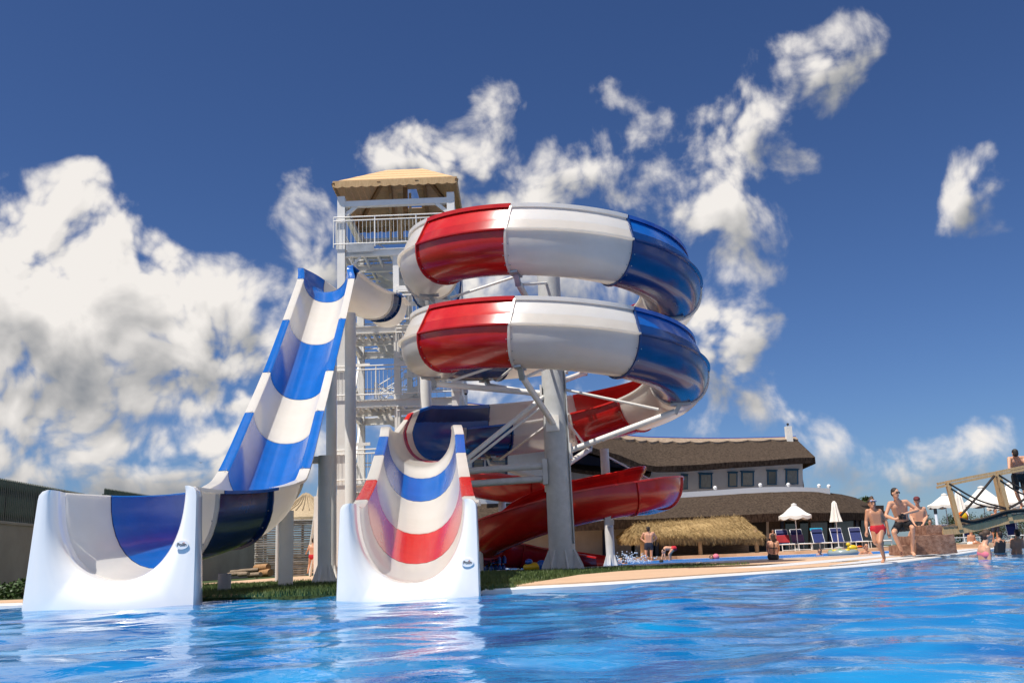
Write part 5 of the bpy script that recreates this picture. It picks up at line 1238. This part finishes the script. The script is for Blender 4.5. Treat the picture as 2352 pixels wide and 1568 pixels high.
    # hair
    if hair:
        hb = MB(); bk = -fd
        if hairstyle == 'cap':
            hb.ball(H+hu*.055*hs, (.086*hs, .1*hs, .07*hs), 14, 10, ax); hb.ball(H+hu*.05*hs+fd*.09*hs, (.06*hs, .06*hs, .012*hs), 10, 6, ax)
        else:
            hb.ball(H+bk*.016*hs+hu*.045*hs, (.083*hs, .092*hs, .083*hs), 16, 12, ax); hb.ball(H+bk*.045*hs+hu*.0*hs, (.076*hs, .062*hs, .085*hs), 14, 10, ax)
            if face == 'back': hb.ball(H+bk*.03*hs-hu*.02*hs, (.075*hs, .07*hs, .08*hs), 12, 9, ax)
            if hairstyle == 'bun': hb.ball(H+bk*.04*hs+hu*.135*hs-sd*.02*hs, .042*hs, 12, 9); hb.ball(H+bk*.07*hs+hu*.11*hs, .035*hs, 10, 7)
            if hairstyle == 'knot': hb.ball(H+bk*.11*hs+hu*.03*hs, .05*hs, 12, 9)
            if hairstyle == 'long': hb.ball(H+bk*.05*hs-hu*.07*hs, (.08*hs, .05*hs, .11*hs), 12, 9, ax)
        fuse(hb, .012, 'hair' if hairstyle != 'cap' else 'cap', hair, t, 2)
    # clothing follows the limbs
    for kind, cm in wear:
        cb = MB(); hl, hr = P.get('hipL'), P.get('hipR')
        if kind in ('trunks', 'briefs', 'longtrunks'):
            f_ = {'trunks': .45, 'briefs': .10, 'longtrunks': .72}[kind]; hc = (hl+hr)/2; upb = (ch-hc).normalized()
            for u in (-.36, 0, .36): cone(cb, hc+(hr-hl)*u*1.05+upb*(.06 if kind != 'briefs' else .035)*s, hc+(hr-hl)*u*1.05-upb*.05*s, .105*s, .108*s)
            for h_, k_ in ((hl, 'knL'), (hr, 'knR')):
                if k_ in P: cone(cb, h_, h_.lerp(P[k_], f_), .103*s, (.103-.02*f_)*s if kind != 'briefs' else .088*s)
        elif kind == 'bikini':
            c_ = ch-(ch-(hl+hr)/2 if hl else V((0, 0, 1)))*.30 if hl else ch-V((0, 0, .16*s))
            w2 = (P['shR']-P['shL'])*.36
            for k in range(8): cone(cb, c_-w2+w2*(2*k/7)+V((0, .0, 0)), c_-w2+w2*(2*k/7)+V((0, 0, -.012)), .098*s, .098*s, 8)
        elif kind == 'string':
            hc = (hl+hr)/2; cb.tube([ch+V((0, -.11*s, 0)), hc.lerp(ch, .2)+V((0, -.115*s, 0))], .012, 6); c_ = ch.lerp(hc, .38); w2 = (P['shR']-P['shL'])*.5; cb.tube([c_-w2+V((0, -.02, 0)), c_-w2*.6+V((0, -.10*s, 0)), c_+w2*.6+V((0, -.10*s, 0)), c_+w2+V((0, -.02, 0))], .012, 6)
            cb.build('bikini_string', cm, t, smooth=True); continue
        elif kind == 'shirt':
            hc = (hl+hr)/2 if hl else ch-V((0, 0, .5*s)); lat = P['shR']-P['shL']
            for u in (-.36, -.15, 0, .15, .36): cone(cb, ch+lat*u-V((0, 0, .05*s+.08*s*abs(u))), hc+lat*u*.8, .098*s, .108*s)
        elif kind == 'band':
            for k_, h_ in (('knL', hl), ('knR', hr)):
                a_ = P[k_].lerp(h_, .22); b_ = P[k_].lerp(h_, .30); cb.tube([a_, b_], .078*s, 14)
            cb.build('thigh_band', cm, t, smooth=True); continue
        elif kind == 'goggles':
            for q_ in (-1, 1): cb.ball(H+sd*q_*.034*hs+fd*.072*hs+hu*.062*hs, (.034*hs, .02*hs, .022*hs), 10, 7, ax)
            cb.build('goggles', cm, t, smooth=True); MB().lathe(H+hu*.055*hs, [(.094*hs, .008), (.097*hs, 0), (.094*hs, -.008)], 20).build('goggle_strap', navy_c, t); continue
        fuse(cb, .013, {'trunks': 'swim_trunks', 'longtrunks': 'swim_trunks', 'briefs': 'swim_briefs', 'bikini': 'bikini_top', 'shirt': 'shirt'}[kind], cm, t, 2)
    return t, P
# running child
person('child in red swim briefs with goggles on the forehead, running along the pool edge', 17.7, dict(head=(2003, 1157, -.02), neck=(2006, 1171), shL=(1993, 1174), shR=(2020, 1174), elL=(1989.5, 1197), wrL=(1991, 1217, -.06), haL=(1990, 1226, -.08), elR=(2034, 1195, .04), wrR=(2040, 1219, 0), haR=(2043, 1232, 0),
       hipL=(2009, 1215), hipR=(2024, 1214), knR=(2021, 1246, -.12), anR=(2031, 1281), toR=(2027, 1290, -.10), knL=(2010, 1243, -.02), anL=(2017, 1250, .32), toL=(2021, 1262, .42)), s=.85, skin=skin2, hair=hair_b, face='front', wear=(('briefs', red_c), ('goggles', goggle)), vox=.0095, hairstyle='bun')
# seated man with a camera
tm_, PM = person('man in black trunks and sunglasses sitting on the stone step, holding a camera', 22.6, dict(head=(2056, 1132, -.12), neck=(2061, 1147), shL=(2044, 1156), shR=(2081, 1152), elL=(2034, 1184, -.05), wrL=(2056, 1192, -.32), haL=(2066, 1190, -.34), elR=(2108, 1171, -.05), wrR=(2079, 1179, -.33), haR=(2068, 1183, -.36),
       hipL=(2064, 1206, .16), hipR=(2086, 1204, .16), knL=(2053, 1222, -.34), anL=(2071, 1265, -.02), toL=(2071, 1275, -.18), knR=(2096, 1212, -.36), anR=(2096, 1265, -.2), toR=(2100, 1274, -.36)), s=1.0, skin=skin1, face='fright', wear=(('longtrunks', black), ('band', black)), vox=.011, glasses=True)
c = (PM['wrL']+PM['wrR'])/2+V((0, -.06, .0)); t = thing('photo_camera', c, 'black photo camera in the seated man\'s hands', 'camera'); c = c+V((.02, 0, -.02))
MB().box(c, (.15, .07, .10)).build('camera_body', camera_m, t); MB().box(c+V((0, 0, .065)), (.06, .06, .035)).build('viewfinder', camera_m, t); MB().tube([c+V((0, -.03, 0)), c+V((0, -.14, -.02))], [.04, .036], 14).build('lens', camera_m, t, smooth=True)
person('bare-chested man in a dark red cap sitting behind the man with the camera', 24.3, dict(head=(2106, 1150, -.03), neck=(2107, 1163), shL=(2094, 1169), shR=(2122, 1168), elL=(2092, 1186), wrL=(2100, 1203, -.2), elR=(2129, 1186), wrR=(2121, 1203, -.2), hipL=(2102, 1207), hipR=(2117, 1207), knL=(2096, 1215, -.4), anL=(2082, 1254, -.3), toL=(2080, 1262, -.4), knR=(2108, 1218, -.4), anR=(2106, 1250, -.3), toR=(2106, 1260, -.4)), s=.95, skin=skin1, hair=mat('cap_red', (.12, .02, .025), rough=.8), face='fleft', wear=(('trunks', black),), hairstyle='cap')
person('small child peeking over the stone block', 24.6, dict(head=(2136, 1199), shL=(2129, 1213), shR=(2142, 1213), hipL=(2131, 1240), hipR=(2140, 1240)), s=.62, skin=skin1, hair=hair_b, face='fleft')
person('man in black shorts leaning on the bridge handrail with his back turned', 24.9, dict(head=(2331, 1041, -.16), neck=(2333, 1051, -.08), shL=(2318, 1053, -.05), shR=(2351, 1051, -.05), elL=(2318, 1075, -.22), wrL=(2322, 1080, -.4), elR=(2359, 1073, -.22), wrR=(2360, 1076, -.4), hipL=(2331, 1094, .12), hipR=(2350, 1093, .12), knL=(2335, 1130, .1), anL=(2347, 1160, .14), toL=(2345, 1167, -.05), knR=(2354, 1130, .12), anR=(2362, 1160, .16), toR=(2362, 1166, -.03)), s=.93, skin=skin1, face='back', wear=(('longtrunks', black),))
# people in the main pool
person('woman with pinned-up hair and pink swimsuit standing in the pool, looking right', 19, dict(head=(2268, 1230), neck=(2263, 1244, .02), shL=(2253, 1256, .12), shR=(2268, 1259, -.1), elL=(2252, 1284, .15), elR=(2274, 1290, -.15), hipL=(2256, 1305, .05), hipR=(2266, 1305, -.05)), s=.98, skin=skin1, hair=hair_b, face='right', wear=(('bikini', pink_c),), hairstyle='knot')
person('bather with wet dark hair in the pool at the right picture edge, seen from behind', 26, dict(head=(2336, 1224), neck=(2336, 1233), shL=(2324, 1240), shR=(2347, 1240), elL=(2322, 1256), elR=(2350, 1256), hipL=(2329, 1270), hipR=(2342, 1270)), s=.9, skin=skin1, face='back')
person('bather in a black shirt in the pool between the woman and the picture edge', 30, dict(head=(2297, 1228), neck=(2296, 1236), shL=(2287, 1241), shR=(2305, 1241), elL=(2284, 1253), elR=(2308, 1253), hipL=(2291, 1268), hipR=(2301, 1268)), s=.9, skin=skin2, face='back', wear=(('shirt', black),))
person('dark-clothed person standing on the far side under the bridge', 50, dict(head=(2286, 1173), neck=(2286, 1178), shL=(2278, 1182), shR=(2294, 1182), elL=(2275, 1195), wrL=(2278, 1206), elR=(2297, 1195), wrR=(2294, 1206), hipL=(2281, 1207), hipR=(2291, 1207), knL=(2281, 1224), anL=(2281, 1242), toL=(2280, 1244, -.1), knR=(2291, 1224), anR=(2291, 1242), toR=(2292, 1244, -.1)), s=1.0, skin=skin2, face='front', wear=(('shirt', black), ('longtrunks', navy_c)), vox=.02)
person('sunbather in white shorts sitting by a lounger under the bridge', 46, dict(head=(2230, 1222), neck=(2230, 1226), shL=(2224, 1230), shR=(2237, 1230), elL=(2222, 1240), wrL=(2226, 1247), elR=(2240, 1240), wrR=(2243, 1247), hipL=(2226, 1249), hipR=(2235, 1249), knL=(2240, 1246, -.2), anL=(2254, 1250, -.2), toL=(2257, 1249, -.2), knR=(2243, 1243, -.1), anR=(2256, 1249, -.1), toR=(2259, 1247, -.1)), s=.95, skin=skin2, face='fright', wear=(('trunks', canvas),), vox=.02)
# people by the bar and in the second pool
person('man in dark trunks standing hands on hips by the palm bar, seen from behind', 42.5, dict(head=(1488.5, 1215), neck=(1489, 1221), shL=(1478.5, 1225), shR=(1501, 1224), elL=(1472.5, 1236, .1), wrL=(1482, 1245, 0), elR=(1508, 1235, .1), wrR=(1498, 1244, 0), hipL=(1485, 1251), hipR=(1495, 1251), knL=(1483.5, 1270), anL=(1486, 1287), toL=(1484, 1289.5, .12), knR=(1496, 1270), anR=(1496.5, 1287), toR=(1498, 1289.5, .12)), s=1.0, skin=skin1, face='back', wear=(('trunks', navy_c),))
person('bather bending forward at the edge of the second pool near the bar post', 41.5, dict(head=(1524, 1266, -.1), neck=(1525, 1261), shL=(1527, 1258, .12), shR=(1528, 1259, -.12), elL=(1523, 1270, .1), wrL=(1520, 1281, .05), elR=(1526, 1271, -.12), wrR=(1528, 1281, -.14), hipL=(1547, 1258, .1), hipR=(1547, 1259, -.1), knL=(1539, 1271, .1), anL=(1541, 1284, .1), toL=(1536, 1287, .1), knR=(1537, 1272, -.1), anR=(1539, 1285, -.1), toR=(1534, 1288, -.1)), s=.92, skin=skin1, face='left', wear=(('briefs', red_c),))
person('woman in a black string bikini sitting on the second pool\'s edge, seen from behind', 27.6, dict(head=(1775, 1233), neck=(1775.5, 1240), shL=(1765.5, 1245), shR=(1785.5, 1245), elL=(1762, 1258, .12), wrL=(1765, 1270, .3), elR=(1789, 1258, .12), wrR=(1786, 1270, .3), hipL=(1769, 1278), hipR=(1783, 1278), knL=(1768, 1276, .38), knR=(1784, 1276, .38)), s=.80, skin=skin1, hair=hair_b, face='back', wear=(('briefs', black), ('string', black)), hairstyle='long')
person('small figure standing behind the seated woman, across the second pool', 46, dict(head=(1775, 1219), neck=(1775, 1223), shL=(1769, 1226), shR=(1781, 1226), elL=(1767, 1236), elR=(1783, 1236), hipL=(1771, 1243), hipR=(1779, 1243), knL=(1771, 1253), anL=(1771, 1262), knR=(1779, 1253), anR=(1779, 1262)), s=.72, skin=skin2, face='front', wear=(('trunks', navy_c),), vox=.02)
for lb, x, y, Y, s_, hr_, fc in (('swimmer\'s wet head beside the splash in the second pool', 1434, 1287, 33, .9, hair_d, 'right'), ('swimmer\'s head next to the thin post of the red slide', 1416, 1284, 34, .85, hair_d, 'back'), ('swimmer\'s head beside the pink ball in the second pool', 1634, 1281, 38.5, .95, hair_b, 'front'),
                             ('child swimmer in the second pool in front of the bending bather', 1519, 1291, 33, .85, hair_d, 'back'), ('swimmer\'s head in the second pool below the closed parasol', 1883, 1266, 37, .95, hair_b, 'fleft')):
    c = W(x, y, Y); zc = .088+.10; J_ = dict(head=(x, y), shL=(x-6, y+9), shR=(x+6, y+9))
    person(lb, Y, J_, s=s_, skin=skin2, hair=hr_, face=fc, vox=.016)
person('swimmer resting both arms on the second pool\'s edge by the running child', 30, dict(head=(1989, 1255), neck=(1988, 1264), shL=(1979, 1269), shR=(1998, 1269), elL=(1973, 1274, -.25), elR=(2004, 1274, -.25), wrL=(1980, 1273, -.45), wrR=(1998, 1273, -.45)), s=.95, skin=skin2, face='front')
person('woman in red bikini bottoms climbing the white access stair, seen from behind', 33.8, dict(head=(720, 1241), neck=(719, 1249), shL=(711, 1253), shR=(727, 1253), elL=(707, 1262), wrL=(704, 1268, .15), elR=(729, 1264), wrR=(728, 1274, .05), hipL=(713.5, 1277), hipR=(723.5, 1276), knL=(711, 1294, .06), anL=(707, 1312), toL=(706, 1315, .12), knR=(720, 1294, -.05), anR=(721, 1309, .12), toR=(720, 1313, .2)), s=.74, skin=skin1, hair=hair_d, face='back', wear=(('briefs', red_c),), hairstyle='knot')
